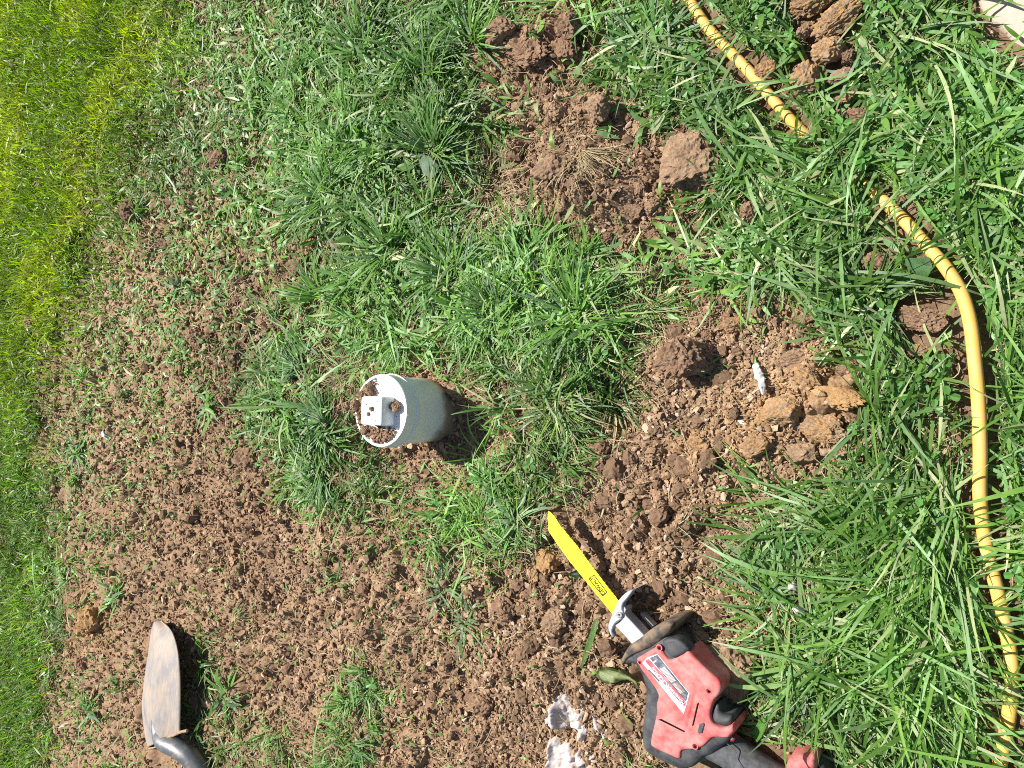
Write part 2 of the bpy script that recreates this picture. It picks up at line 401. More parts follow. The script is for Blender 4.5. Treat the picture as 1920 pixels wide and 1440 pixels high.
BR = (.275, .178, .110); RB = (.23, .138, .085); OC = (.38, .225, .100); PL = (.36, .25, .165); DK = (.17, .105, .068); TN = (.32, .215, .132)
CLODS = [ # px,py,w,h,rot,seed,c1,c2,flat,label
 (1296, 305, 108, 105, 10, 1, TN, BR, .72, "largest clod, flat tan top over a crumbly side, right of the upper soil heap"),
 (1528, 8, 75, 42, 20, 2, OC, BR, 0, "orange clod cut by the top edge of the picture"),
 (1572, 45, 92, 48, 32, 3, OC, TN, 0, "long orange clod slanting just below the one on the top edge"),
 (1556, 100, 52, 50, 0, 4, OC, PL, 0, "crumbly tan clod between the long orange clod and the ochre one"),
 (1518, 150, 56, 58, 40, 5, OC, TN, 0, "ochre wedge shaped clod right of the hose near the top"),
 (1440, 136, 40, 38, 0, 6, OC, RB, 0, "small reddish clod touching the upper stretch of hose"),
 (1606, 218, 48, 28, -10, 7, RB, BR, 0, "brown oval clod alone in grass below the orange clods"),
 (1592, 112, 26, 28, 0, 8, DK, BR, 0, "small dark clod right of the crumbly tan clod"),
 (1578, 148, 44, 30, 0, 9, BR, PL, 0, "flat broken tan clod right of the ochre wedge"),
 (1508, 66, 26, 24, 0, 10, PL, BR, 0, "little pale clod left of the long orange clod"),
 (1582, 186, 34, 18, 0, 11, OC, PL, 0, "thin pale orange clod above the brown oval clod"),
 (1730, 598, 78, 50, -12, 12, RB, BR, 0, "brown jagged clod in the grass left of the hose bend"),
 (1727, 657, 40, 24, 15, 13, BR, OC, 0, "small brown clod just below the jagged one by the hose"),
 (1648, 492, 52, 28, -20, 14, RB, BR, 0, "reddish clod half hidden by grass above the orange soil"),
 (1565, 742, 100, 44, -12, 15, OC, OC, .5, "long ochre slab of subsoil at the right rim of the dug patch"),
 (1272, 668, 80, 70, 0, 16, BR, RB, 0, "rough brown lump at the left of the dug orange patch"),
 (1375, 608, 46, 38, 0, 17, OC, BR, 0, "rounded clod with an orange top above the dug patch"),
 (1025, 1050, 40, 48, -10, 18, OC, OC, .6, "smooth ochre stone like clod beside the tip of the yellow blade"),
 (1002, 1076, 28, 32, 0, 19, OC, BR, 0, "small ochre clod left of the smooth one by the yellow blade"),
 (1366, 1262, 96, 112, -25, 20, TN, BR, .6, "big cracked tan clod close to the right side of the red saw body"),
 (1306, 1203, 52, 40, 0, 21, BR, TN, 0, "rounded clod just above the big cracked clod by the saw"),
 (992, 98, 74, 46, -15, 22, BR, RB, 0, "broad brown clod at the top of the upper soil heap"),
 (938, 62, 52, 50, 0, 23, RB, BR, 0, "leftmost rough clod at the top end of the upper soil heap"),
 (1062, 50, 44, 48, 0, 24, BR, RB, 0, "clod at the very top of the soil heap among the grass"),
 (1060, 92, 44, 42, 0, 25, RB, BR, 0, "clod directly below the topmost one of the upper heap"),
 (1121, 205, 44, 50, 0, 26, BR, TN, 0, "upright clod halfway down the upper soil heap"),
 (248, 396, 38, 48, 0, 27, DK, RB, 0, "dark moist clod standing in the weeds at left"),
 (410, 298, 34, 34, 0, 28, DK, RB, 0, "dark clod below the white flake at upper left"),
 (366, 630, 38, 34, -40, 29, TN, RB, 0, "tan wedge clod on the sparse grass left of the green island"),
 (58, 606, 30, 24, 0, 30, TN, DK, 0, "leftmost clod, lying in the bright turf at the left edge"),
 (464, 862, 46, 40, 0, 31, RB, BR, 0, "brown clod on the bare soil left of the lower green tuft"),
 (178, 1162, 36, 56, 0, 32, OC, OC, 0, "tall ochre clod near the left above the shovel"),
 (556, 500, 40, 36, 0, 33, BR, RB, 0, "brown clod at the left foot of the green island"),
 (578, 462, 38, 30, 0, 34, OC, BR, 0, "clod with orange face just above the foot of the green island"),
 (1030, 316, 60, 50, 0, 35, BR, BR, 0, "crumbly clod at the left rim of the middle of the upper heap"),
 (1546, 1168, 26, 22, 0, 36, BR, RB, 0, "small clod resting on pale grass right of the saw shoe"),
 (1474, 1122, 22, 26, 0, 37, BR, RB, 0, "small upright clod at the grass edge above the saw body"),
 (945, 1142, 44, 40, 0, 38, BR, RB, 0, "lump of crumbs left of the saw shoe"),
 (1042, 1158, 46, 42, 0, 39, BR, TN, 0, "lump of crumbs just left of the grey saw shoe"),
 (1625, 838, 34, 26, 0, 40, TN, BR, 0, "flat clod at the lower right rim of the dug orange patch"),
 (903, 1322, 46, 44, 0, 41, BR, RB, 0, "round rough lump left of the dirty white scraps"),
 (1200, 352, 30, 32, 0, 42, BR, RB, 0, "round clod left of the largest clod, upper of a trio"),
 (1222, 384, 30, 30, 0, 43, BR, TN, 0, "round clod below left of the largest clod, right of the trio"),
 (1188, 392, 38, 34, 0, 44, RB, BR, 0, "round clod at the left of the trio below the largest clod"),
 (1215, 440, 32, 26, 0, 45, RB, BR, 0, "dark rimmed clod at the lower end of the upper heap"),
 (1412, 398, 40, 44, 0, 46, RB, BR, 0, "reddish clod in grass below right of the largest clod"),
 (1322, 628, 26, 24, 0, 47, BR, RB, 0, "small clod between the rough lump and the orange topped clod"),
 (148, 1240, 28, 24, 0, 48, BR, RB, 0, "small brown clod below the tall ochre one at left"),
 (1320, 562, 30, 26, 0, 49, BR, RB, 0, "clod against the sod edge above the rough lump"),
 (1500, 600, 46, 24, 10, 50, RB, BR, 0, "low clod under the grass fringe at the top of the orange patch"),
 (1490, 672, 66, 40, 15, 51, BR, TN, 0, "brown slab of subsoil right of the slender white shard"),
 (1512, 705, 60, 38, -25, 52, OC, BR, 0, "ochre slab between the long ochre slab and the white shard"),
 (1470, 770, 84, 54, 10, 53, TN, OC, .8, "broad flat cracked slab in the middle of the dug orange patch"),
 (1540, 800, 90, 56, -15, 54, TN, OC, .8, "broad flat slab under the long ochre slab"),
 (1420, 835, 60, 44, 30, 55, OC, BR, 0, "ochre clod at the lower side of the dug orange patch"),
 (1310, 832, 50, 34, 0, 56, BR, OC, 0, "crumbly ochre clod between the two flat stones and the dug patch"),
 (1500, 850, 70, 40, 0, 57, TN, BR, .8, "flat tan slab at the bottom rim of the dug orange patch"),
 (1590, 690, 44, 36, 0, 58, RB, BR, 0, "brown clod above the right end of the long ochre slab"),
]

for d_ in CLODS:
    p_ = at(d_[0], d_[1], .01); m_w = d_[2] * float(H / math.cos(math.atan(-p_[0] / H)) / FPX) * .5
    keepout(p_, p_, m_w * (.95 if d_[0] > 1380 else .8), .96)

# ------------------------------------------------------------------ blades
def blade_mesh(name, x, y, z, head, L, W, p0, bend, colr, mat, K=5, prof='grass', twist=None, side=None, clamp=.002, cull=True, lift=None):
    n = len(x)
    side = rng.normal(0, .35, n) if side is None else side
    twist = rng.normal(0, .35, n) if twist is None else twist
    P = np.zeros((n, K + 1, 3)); P[:, 0] = np.stack([x, y, z], 1)
    hd = head.copy()
    for k in range(1, K + 1):
        pt = p0 - bend * ((k - .5) / K) ** 1.2
        hd = head + side * (k / K)
        st = (L / K)[:, None] * np.stack([np.cos(pt) * np.cos(hd), np.cos(pt) * np.sin(hd), np.sin(pt)], 1)
        P[:, k] = P[:, k - 1] + st
    g = ground_h(P[:, 1:, 0].ravel(), P[:, 1:, 1].ravel(), False).reshape(n, K)
    lf = (rng.random(n) * .006 + clamp)[:, None] if lift is None else (lift * rng.random(n) + clamp)[:, None]
    P[:, 1:, 2] = np.maximum(P[:, 1:, 2], g + lf)
    if cull:
        bad = np.zeros(n, bool)
        for k in (0, K // 2, K): bad |= kill(P[:, k, 0], P[:, k, 1])
        ok = ~bad
        P = P[ok]; W = W[ok]; head = head[ok]; side = side[ok]; twist = twist[ok]; colr = colr[ok]; n = len(P)
    t = np.linspace(0, 1, K + 1)
    if prof == 'grass': wp = np.minimum(1, .55 + 1.2 * t) * np.clip((1 - t) * 2.0, 0, 1) ** .7
    elif prof == 'leaf': wp = np.sin(np.pi * np.clip(t * .93 + .07, 0, 1)) ** .8 * (1 - .35 * t)
    else: wp = np.full(K + 1, 1.0)
    wp = np.maximum(wp, .06)
    hk = head[:, None] + side[:, None] * t[None]
    sx = -np.sin(hk) * np.cos(twist)[:, None]; sy = np.cos(hk) * np.cos(twist)[:, None]; sz = np.sin(twist)[:, None] * np.ones_like(hk)
    S = np.stack([sx, sy, sz], -1) * (W[:, None] * .5 * wp[None])[..., None]
    Vv = np.concatenate([(P - S)[:, :, None], (P + S)[:, :, None]], 2)      # n,K+1,2,3
    verts = Vv.reshape(-1, 3)
    base = (np.arange(n) * (K + 1) * 2)[:, None] + (np.arange(K) * 2)[None]
    q = np.stack([base, base + 1, base + 3, base + 2], -1).reshape(-1, 4)
    cc = np.repeat(colr, (K + 1) * 2, 0).reshape(n, K + 1, 2, 3) * (1.08 - .16 * np.abs(t - .6))[None, :, None, None]
    return verts, q, cc.reshape(-1, 3)
def merge_build(name, parts, mat, label, cat, smooth=True):
    vs, qs, cs = [], [], []; off = 0
    for v, q, c in parts: vs.append(v); qs.append(q + off); cs.append(c); off += len(v)
    o = mesh_np(name, np.concatenate(vs), np.concatenate(qs), mat=mat, color=np.concatenate(cs), smooth=smooth)
    print(name, len(np.concatenate(qs)), "faces")
    return tag(o, label, cat, kind="stuff")
def greens(n, x, y, lime=None, pale=.25):
    px, py = to_px(x, y)
    r = rng.random((n, 1)); c = np.array([.060, .150, .022]) + (np.array([.185, .330, .055]) - np.array([.060, .150, .022])) * r ** 1.2
    blu = rng.random((n, 1)) < pale; c = np.where(blu, np.array([.17, .30, .10]) * (.85 + .4 * rng.random((n, 1))), c)
    patch = fbm(x, y, .16, 3, 61)[:, None]; c = c * (1 + .6 * patch)
    yel = rng.random((n, 1)) < .10; c = np.where(yel, np.array([.36, .40, .19]) * (.7 + .5 * rng.random((n, 1))), c)
    lm = lime_at(px, py)[:, None]; tgt = (np.array([.25, .37, .020]) + np.array([.06, .0, .0]) * (patch > .05)) * (.45 + .8 * rng.random((n, 1))) * (1 + .5 * patch)
    return c + (tgt - c) * np.clip(lm * 1.25 - .15 * rng.random((n, 1)), 0, 1)
def zz(x, y): return ground_h(x, y, False)

fine, lime, crab, straw = [], [], [], []
# 1. fine long grass in little tufts
nt_ = 11500
tx, ty = sample(nt_, bias=1.0)
px, py = to_px(tx, ty); cv = cover(tx, ty)
longm = np.clip(blob(px, py, 1750, 800, 420, 900) + blob(px, py, 1480, 1250, 260, 260) + blob(px, py, 850, 120, 260, 260) + .9 * blob(px, py, 820, 430, 330, 300) + .8 * blob(px, py, 570, 800, 110, 130) + .6 * blob(px, py, 1050, 760, 90, 90), 0, 1)
short = np.clip(blob(px, py, 330, 250, 190, 300) + blob(px, py, 230, 560, 140, 160) + .7 * blob(px, py, 300, 1300, 200, 160), 0, 1)
clump = sstep(-.25, .15, fbm(tx, ty, .07, 2, 91))
k = rng.random(len(tx)) < np.clip(cv * 1.35 - .30, 0, 1) * (1 - .35 * short) * (.08 + .92 * clump)
tx, ty, longm = tx[k], ty[k], longm[k]
nb = rng.integers(7, 17, len(tx)); ti = np.repeat(np.arange(len(tx)), nb); n = len(ti)
th = rng.uniform(0, 6.283, len(tx)) * 0 + fbm(tx, ty, .25, 2, 71) * 7 + rng.normal(0, 1.0, len(tx))
hd = th[ti] + rng.normal(0, .75, n); r = np.abs(rng.normal(0, .011, n))
bx = tx[ti] + r * np.cos(hd); by = ty[ti] + r * np.sin(hd)
big = rng.uniform(.7, 1.35, len(tx))[ti]; L = (rng.uniform(.03, .065, n) + rng.uniform(.0, .07, n) * longm[ti]) * big; W = (rng.uniform(.0017, .0034, n) + .0026 * rng.random(n) * longm[ti]) * big
sc_far = np.clip(pxscale(bx, by) / .0021, .8, 1.8); W = W * sc_far
p0 = rng.uniform(.15, 1.15, n); bend = rng.uniform(.2, 1.5, n)
fine.append(blade_mesh("g", bx, by, zz(bx, by) - .002, hd, L, W, p0, bend, greens(n, bx, by, pale=.2), None, 5, 'grass', lift=.020))
# 1b. matted cut blades lying flat over the sod
x, y = sample(30000); cv = cover(x, y); px, py = to_px(x, y)
k = rng.random(len(x)) < np.clip(cv * 1.5 - .5, 0, 1); x, y, px, py = x[k], y[k], px[k], py[k]; n = len(x)
hd = fbm(x, y, .22, 2, 81) * 6 + rng.normal(0, .9, n)
rt = sstep(900, 1500, px)
rt = np.maximum(rt, .8 * blob(px, py, 820, 420, 330, 330)); L = rng.uniform(.02, .06, n) * (1 + .9 * rt); W = rng.uniform(.0022, .0044, n) * (1 + .3 * rt) * np.clip(pxscale(x, y) / .0021, .85, 1.6)
gcol = greens(n, x, y, pale=.28)
fine.append(blade_mesh("g", x, y, zz(x, y) + rng.uniform(.002, .028, n), hd, L, W, rng.uniform(-.1, .35, n), rng.uniform(0, .5, n), gcol, None, 4, 'grass', lift=.022))
# 1c. a few very long blades lying over the rest
x, y = sample(2600); cv = cover(x, y); px, py = to_px(x, y)
k = rng.random(len(x)) < np.clip(cv * 1.5 - .6, 0, 1) * (.25 + .75 * sstep(1100, 1500, px)); x, y = x[k], y[k]; n = len(x)
fine.append(blade_mesh("g", x, y, zz(x, y) + rng.uniform(.01, .03, n), rng.uniform(0, 6.283, n), rng.uniform(.08, .17, n), rng.uniform(.0035, .0062, n), rng.uniform(.1, .6, n), rng.uniform(.2, .9, n), greens(n, x, y, pale=.5) * 1.1, None, 7, 'grass', lift=.03, side=rng.normal(0, .25, n)))
# 2. lime upright turf at the far end
x, y = sample(260000, (-4.6, -1.15)); px, py = to_px(x, y); lm = np.maximum(lime_at(px, py), .75 * sstep(140, 60, px)); cv = cover(x, y)
k = rng.random(len(x)) < lm * np.clip(cv * 1.3 - .3, 0, 1); x, y = x[k], y[k]; n = len(x)
hd = rng.uniform(0, 6.283, n); L = rng.uniform(.025, .065, n); W = rng.uniform(.0026, .0050, n)
lime.append(blade_mesh("g", x, y, zz(x, y) - .002, hd, L, W, rng.uniform(.6, 1.45, n), rng.uniform(.1, .9, n), greens(n, x, y), None, 4, 'grass', cull=False))
# beyond the plot: the same lawn, sparser
x, y = uniform(60000, -9, 4, -6, 6)
half = 0.58 + 0.38 * np.clip(-x, 0, 3.8)
k = (np.abs(y) > half) | (x < -3.6) | (x > .42); k &= np.hypot(x + 1, y) < 6.5
x, y = x[k], y[k]; n = len(x)
lime.append(blade_mesh("g", x, y, zz(x, y), rng.uniform(0, 6.283, n), rng.uniform(.04, .09, n), rng.uniform(.005, .010, n), rng.uniform(.3, 1.3, n), rng.uniform(.2, 1, n), greens(n, x, y), None, 3, 'grass', cull=False))
# 3. crabgrass and weeds: short broad pointed leaves
x, y = sample(105000); cv = cover(x, y); px, py = to_px(x, y)
midl = sstep(640, 420, px) * sstep(1100, 800, py)
dens = np.clip(cv * (.65 + 2.0 * midl) + .012, 0, 1) * (1 - .6 * lime_at(px, py)) * (1 - .35 * blob(px, py, 1750, 900, 350, 800))
k = rng.random(len(x)) < dens; x, y, px, py = x[k], y[k], px[k], py[k]; n = len(x)
ps = pxscale(x, y); cc_ = greens(n, x, y, pale=.4) * 1.1
cen = np.clip(1.3 * blob(px, py, 820, 400, 420, 420) + blob(px, py, 1500, 300, 420, 420), 0, 1)
L = (rng.uniform(.010, .024, n) + rng.uniform(0, .030, n) * cen) * np.clip(ps / .0021, .9, 1.45); W = L * rng.uniform(.15, .30, n)
crab.append(blade_mesh("c", x, y, zz(x, y) + rng.uniform(.0, .024, n) * np.clip(cover(x, y) * 1.3 - .3, .05, 1), rng.uniform(0, 6.283, n), L, W, rng.uniform(-.1, .9, n), rng.uniform(0, .9, n), cc_, None, 4, 'leaf', lift=.016))
# 4. straw, thatch and roots
DRY = [(320, 40, 60, 50), (280, 110, 50, 30), (130, 300, 60, 60), (370, 130, 60, 40), (900, 370, 90, 60), (940, 410, 70, 50), (640, 690, 70, 40), (890, 680, 70, 30), (1210, 570, 60, 60), (1030, 740, 70, 60),
       (1450, 1330, 60, 40), (1170, 690, 40, 30), (1010, 1000, 50, 50), (200, 240, 70, 60), (1110, 300, 40, 40), (1590, 1380, 60, 50), (470, 560, 60, 60), (560, 640, 50, 40)]
x, y = sample(120000); cv = cover(x, y); px, py = to_px(x, y)
d = .26 * cv + .05
for a, b, c, e in DRY: d = d + .85 * blob(px, py, a, b, c, e)
k = rng.random(len(x)) < np.clip(d, 0, 1); x, y, px, py = x[k], y[k], px[k], py[k]; n = len(x)
bright = rng.random((n, 1)); sc_c = np.array([.22, .15, .08]) + (np.array([.50, .40, .23]) - np.array([.24, .165, .085])) * bright
L = rng.uniform(.012, .06, n); W = rng.uniform(.0006, .0014, n) * np.clip(pxscale(x, y) / .0018, .9, 2)
straw.append(blade_mesh("s", x, y, zz(x, y) + rng.uniform(.001, .02, n) * np.clip(cv[k], .15, 1), rng.uniform(0, 6.283, n), L, W, rng.uniform(-.1, .5, n), rng.uniform(0, .9, n), sc_c, None, 4, 'flat', side=rng.normal(0, .9, n), lift=.012))

# ------------------------------------------------------------------ tufts that stand out: things of their own
def tuft(name, px, py, n, L, W, hdeg, spread, label, cat="grass tuft", pitch=(.2, 1.0), bend=(.3, 1.3), colr=(.13, .25, .06), r=.012, prof='grass', mat=None, straws=0, K=7, cull=False):
    p = at(px, py); x0, y0 = p[0], p[1]
    hd = np.radians(hdeg) + rng.uniform(-1, 1, n) * math.radians(spread)
    rr = np.abs(rng.normal(0, r, n)); x = x0 + rr * np.cos(hd); y = y0 + rr * np.sin(hd)
    c = np.array(colr) * (.7 + .65 * rng.random((n, 1))) * np.array([1, 1, 1])
    c = c + (np.array([.16, .24, .13]) - c) * (rng.random((n, 1)) < .3)
    if straws: 
        s = rng.random((n, 1)) < straws; c = np.where(s, np.array([.42, .33, .18]) * (.6 + .6 * rng.random((n, 1))), c)
    v, q, cc = blade_mesh(name, x, y, zz(x, y) - .003, hd, rng.uniform(L * .55, L * 1.1, n), rng.uniform(W * .6, W * 1.15, n), rng.uniform(*pitch, n), rng.uniform(*bend, n), c, None, K, prof, lift=.02, cull=cull)
    o = mesh_np(name, v - np.array([x0, y0, 0]), q, mat=mat or M_leaf, color=cc, smooth=True)
    o.location = (x0, y0, 0)
    return tag(o, label, cat)
for tp in [(700, 110, "tall fine tuft near the top, left of the big fanned tuft"), (820, 150, "upright thin grass tuft left of the top of the upper soil heap"), (900, 90, "tuft leaning over the left edge of the upper heap's top clods"),
           (640, 380, "long bladed tuft at the left shoulder of the green island"), (760, 480, "tuft in the heart of the green island"), (1100, 600, "tuft at the right shoulder of the green island"),
           (870, 520, "tall tuft right of the heart of the green island"), (620, 560, "loose tuft on the lower left of the green island")]:
    tuft("grass_tuft", tp[0], tp[1], 95, .125, .0042, rng.uniform(60, 160), 120, tp[2], pitch=(.3, 1.3), bend=(.3, 1.5), colr=(.15, .29, .055))
for tp in [(560, 60, "broad leaved weed rosette near the top left of the tall grass"), (700, 250, "broad leaved weed rosette left of the big fanned tuft"), (610, 300, "broad leaved weed rosette at the left of the tall grass"), (1130, 500, "broad leaved crabgrass right of the dead grass clump"),
           (1080, 540, "bright broad leaved crabgrass at the top of the island's right shoulder"), (1000, 480, "broad leaved crabgrass below the dead grass clump"), (1660, 160, "broad leaved weed right of the orange clods"), (1560, 420, "broad leaved weed between the hose and the largest clod"),
           (150, 850, "weed with broad blades at the left edge of the bare soil"), (400, 760, "weed with dusty blades on the soil left of the bushy tuft"), (230, 1120, "weed clump above the shovel tip"), (430, 1300, "weed clump right of the shovel's shadow"), (180, 1330, "weed clump left of the shovel")]:
    tuft("crabgrass_plant", tp[0], tp[1], 26, .062 if tp[0] > 500 else .075, .0085 if tp[0] > 500 else .0100, rng.uniform(0, 360), 170, tp[2], cat="grass plant", colr=(.145, .29, .07), prof='leaf', pitch=(.1, .9), r=.012)
# headings: 0 = towards the right edge of the photo, 90 = towards its top
tuft("grass_tuft", 835, 300, 150, .13, .0034, 60, 100, "tall fine grass tuft fanning out left of the upper soil heap", pitch=(.35, 1.3))
tuft("grass_tuft", 960, 590, 150, .11, .0032, 130, 110, "long fine grass tuft in the middle of the green island above the pipe", pitch=(.3, 1.2))
tuft("grass_tuft", 1055, 760, 130, .085, .0030, 0, 170, "yellowish tuft with pale straw right of the white pipe", colr=(.20, .29, .06), straws=.3)
tuft("grass_tuft", 640, 790, 200, .09, .0034, 185, 80, "bushy pale green tuft pressed against the left side of the white pipe", colr=(.15, .28, .09))
tuft("grass_tuft", 625, 880, 150, .085, .0032, 230, 75, "green tuft spilling downward just below left of the white pipe", colr=(.13, .26, .07))
tuft("grass_tuft", 590, 690, 110, .085, .0032, 160, 60, "fine tuft leaning left above the bushy one beside the pipe", colr=(.14, .27, .08))
tuft("grass_tuft", 1230, 105, 90, .10, .0040, 80, 110, "upright dark green tuft between the upper soil heap and the hose", colr=(.09, .20, .05))
tuft("crabgrass_plant", 1545, 1235, 34, .16, .0065, 195, 110, "flattened light green crabgrass plant right of the saw body", cat="grass plant", colr=(.19, .30, .09), pitch=(.05, .45), bend=(.1, .6), r=.006)
tuft("crabgrass_plant", 1500, 1130, 40, .13, .0050, 130, 40, "long pale green blades swept over the soil edge above the red saw", cat="grass plant", colr=(.21, .32, .13), pitch=(.0, .4), bend=(.1, .5), r=.02)
tuft("crabgrass_plant", 990, 975, 26, .085, .0085, 150, 120, "broad leaved crabgrass plant beside the tip of the yellow blade", cat="grass plant", colr=(.12, .25, .06), prof='leaf', pitch=(.1, .7), r=.008)
tuft("crabgrass_plant", 930, 905, 30, .06, .0075, 60, 160, "low broad leaved crabgrass between the pipe and the yellow blade", cat="grass plant", colr=(.11, .24, .06), prof='leaf', pitch=(.1, .9), r=.012)
tuft("crabgrass_plant", 850, 1100, 30, .045, .0065, 90, 170, "small leafy weed patch alone on the bare soil left of the saw shoe", cat="grass plant", colr=(.16, .25, .09), prof='leaf', pitch=(.0, .8), r=.022)
tuft("crabgrass_plant", 880, 1165, 40, .04, .0060, 20, 170, "second leafy weed patch below the first on the bare soil", cat="grass plant", colr=(.15, .24, .09), prof='leaf', pitch=(.0, .7), r=.026)
tuft("grass_tuft", 700, 1290, 150, .035, .0022, 90, 170, "small dense fine grass tuft alone on the lower bare soil", colr=(.12, .22, .06), r=.02)
tuft("grass_tuft", 680, 1385, 90, .06, .0028, 320, 70, "green tuft leaning right at the bottom edge left of the white scraps", colr=(.12, .24, .06), r=.018)
tuft("crabgrass_plant", 340, 540, 16, .06, .010, 120, 150, "dusty broad leaved weed on the pale soil at left", cat="grass plant", colr=(.12, .23, .10), prof='leaf', pitch=(.05, .6), r=.006)
tuft("crabgrass_plant", 640, 1090, 14, .055, .0055, 90, 150, "spindly weed with few blades on bare soil below the green tufts", cat="grass plant", colr=(.14, .25, .07), prof='leaf', pitch=(.2, 1.1), r=.006)
tuft("grass_tuft", 540, 610, 12, .10, .0045, 110, 30, "few long pale blades standing up left of the green island", colr=(.20, .32, .13), r=.01, pitch=(.3, .9), bend=(.1, .6))
tuft("grass_tuft", 1140, 745, 60, .075, .0030, -20, 70, "dry tuft overhanging the dark hollow right of the green island", colr=(.17, .24, .07), straws=.6, pitch=(.1, .8))
tuft("root_tuft", 1120, 300, 70, .06, .0011, -60, 60, "bunch of thin dry roots lying on the upper soil heap", cat="roots", colr=(.42, .30, .18), mat=M_straw, prof='flat', straws=1.0, r=.02, pitch=(0, .5))
tuft("root_tuft", 1215, 570, 160, .05, .0010, 0, 180, "tangle of dry tan roots on the sod edge above the orange soil", cat="roots", colr=(.42, .30, .18), mat=M_straw, prof='flat', straws=1.0, r=.035, pitch=(0, .8))
tuft("root_tuft", 660, 700, 150, .06, .0010, 150, 180, "dry brown root tangle above left of the white pipe cap", cat="roots", colr=(.38, .27, .16), mat=M_straw, prof='flat', straws=1.0, r=.03, pitch=(0, .8))
tuft("root_tuft", 920, 360, 160, .07, .0012, 90, 180, "brown dead grass clump left of the upper soil heap", cat="dead grass", colr=(.36, .26, .14), mat=M_straw, prof='flat', straws=1.0, r=.04, pitch=(0, .9))

merge_build("grass", fine, M_leaf, "green lawn grass growing and lying cut around the dug soil", "grass")
merge_build("lime_grass", lime, M_lime, "yellow green upright lawn turf at the left of the picture", "grass")
merge_build("crabgrass_leaves", crab, M_leaf, "short broad green weed leaves mixed through the lawn and loose soil", "weeds")
merge_build("dry_straw", straw, M_straw, "thin dry tan straw and roots among the grass", "straw")

# clover: three round leaflets on a stalk
x, y = sample(5200); cv = cover(x, y); px, py = to_px(x, y)
k = rng.random(len(x)) < np.clip(cv * 1.4 - .4, 0, 1) * np.clip(.12 + blob(px, py, 1600, 200, 420, 350) + blob(px, py, 1750, 800, 250, 500) * .6, 0, 1); k &= ~kill(x, y, .006)
x, y = x[k], y[k]; n = len(x); z = zz(x, y) + rng.uniform(.012, .038, n)
ro = rng.uniform(0, 6.283, n); s = rng.uniform(.005, .0095, n); tl = rng.normal(0, .3, (n, 2))
prof_ = np.array([[0.05, 0], [.6, -.5], [1.25, -.42], [1.35, 0], [1.25, .42], [.6, .5]])
vs = np.zeros((n, 3, 6, 3))
for j in range(3):
    a = ro + j * 2.094
    for q in range(6):
        u, v = prof_[q]; lx = (u * np.cos(a) - v * np.sin(a)) * s; ly = (u * np.sin(a) + v * np.cos(a)) * s
        vs[:, j, q] = np.stack([x + lx, y + ly, z + lx * tl[:, 0] + ly * tl[:, 1] + (.18 * s if abs(v) > .1 else 0)], 1)
b0 = (np.arange(n * 3) * 6)[:, None]
q = np.concatenate([b0 + np.array([[0, 1, 2, 3]]), b0 + np.array([[0, 3, 4, 5]])])
cc = np.repeat(np.array([.10, .24, .05]) * (.75 + .6 * rng.random((n, 1))), 18, 0)
tag(mesh_np("clover", vs.reshape(-1, 3), q, mat=M_leaf, color=cc, smooth=False), "round green clover leaflets scattered through the lawn", "clover", kind="stuff")

# ------------------------------------------------------------------ loose crumbs of earth
ico0 = bmesh.new(); bmesh.ops.create_icosphere(ico0, subdivisions=1, radius=1)
IV = np.array([v.co[:] for v in ico0.verts]); IF = np.array([[v.index for v in f.verts] for f in ico0.faces]); ico0.free()
def chips(n, x, y, z, r, c, jag=.20, flat=.85, lift=.45):
    jag = jag * 1.15
    R = rng.random((n, 3)) * 2 - 1; R /= np.linalg.norm(R, axis=1)[:, None]
    a = rng.random(n) * 6.283
    K_ = np.zeros((n, 3, 3)); K_[:, 0, 1] = -R[:, 2]; K_[:, 0, 2] = R[:, 1]; K_[:, 1, 0] = R[:, 2]; K_[:, 1, 2] = -R[:, 0]; K_[:, 2, 0] = -R[:, 1]; K_[:, 2, 1] = R[:, 0]
    M = np.eye(3)[None] + np.sin(a)[:, None, None] * K_ + (1 - np.cos(a))[:, None, None] * (K_ @ K_)
    v = IV[None] * (1 + rng.normal(0, jag, (n, len(IV), 1)))
    v = v * np.stack([rng.uniform(.8, 1.3, n), rng.uniform(.6, 1, n), rng.uniform(.4, .8, n)], 1)[:, None]
    v = np.einsum('nij,nkj->nki', M, v); v[..., 2] *= flat
    v = v * r[:, None, None] + np.stack([x, y, z + lift * r], 1)[:, None]
    f = (IF[None] + (np.arange(n) * len(IV))[:, None, None]).reshape(-1, 3)
    cc = np.repeat(c, len(IV), 0)
    return v.reshape(-1, 3), f, cc
x, y = sample(330000); cv = cover(x, y); k = rng.random(len(x)) < np.clip(1.1 - 1.1 * cv, .06, 1)
k &= ~kill(x, y, -.01); x, y = x[k], y[k]; n = len(x)
ps = pxscale(x, y) / .0018
u_ = rng.random(n); r = np.where(u_ < .70, rng.uniform(.0011, .0021, n), np.where(u_ < .955, rng.uniform(.0021, .0042, n), rng.uniform(.0040, .0076, n))) * np.clip(ps, .9, 1.8)
c = soil_col(x, y) * (.60 + .85 * rng.random((n, 1))); st = rng.random((n, 1)) < .13; c = np.where(st, np.array([.46, .33, .22]) * (.85 + .3 * rng.random((n, 1))), c)
v, f, cc = chips(n, x, y, ground_h(x, y, False) + .0015 + .0025 * rng.random(n), r, c, jag=.30, lift=.6)
tag(mesh_np("soil_crumbs", v, tris=f, mat=M_clod, color=cc), "fine brown crumbs of loose dug earth", "soil", kind="stuff"); print("crumbs", n)

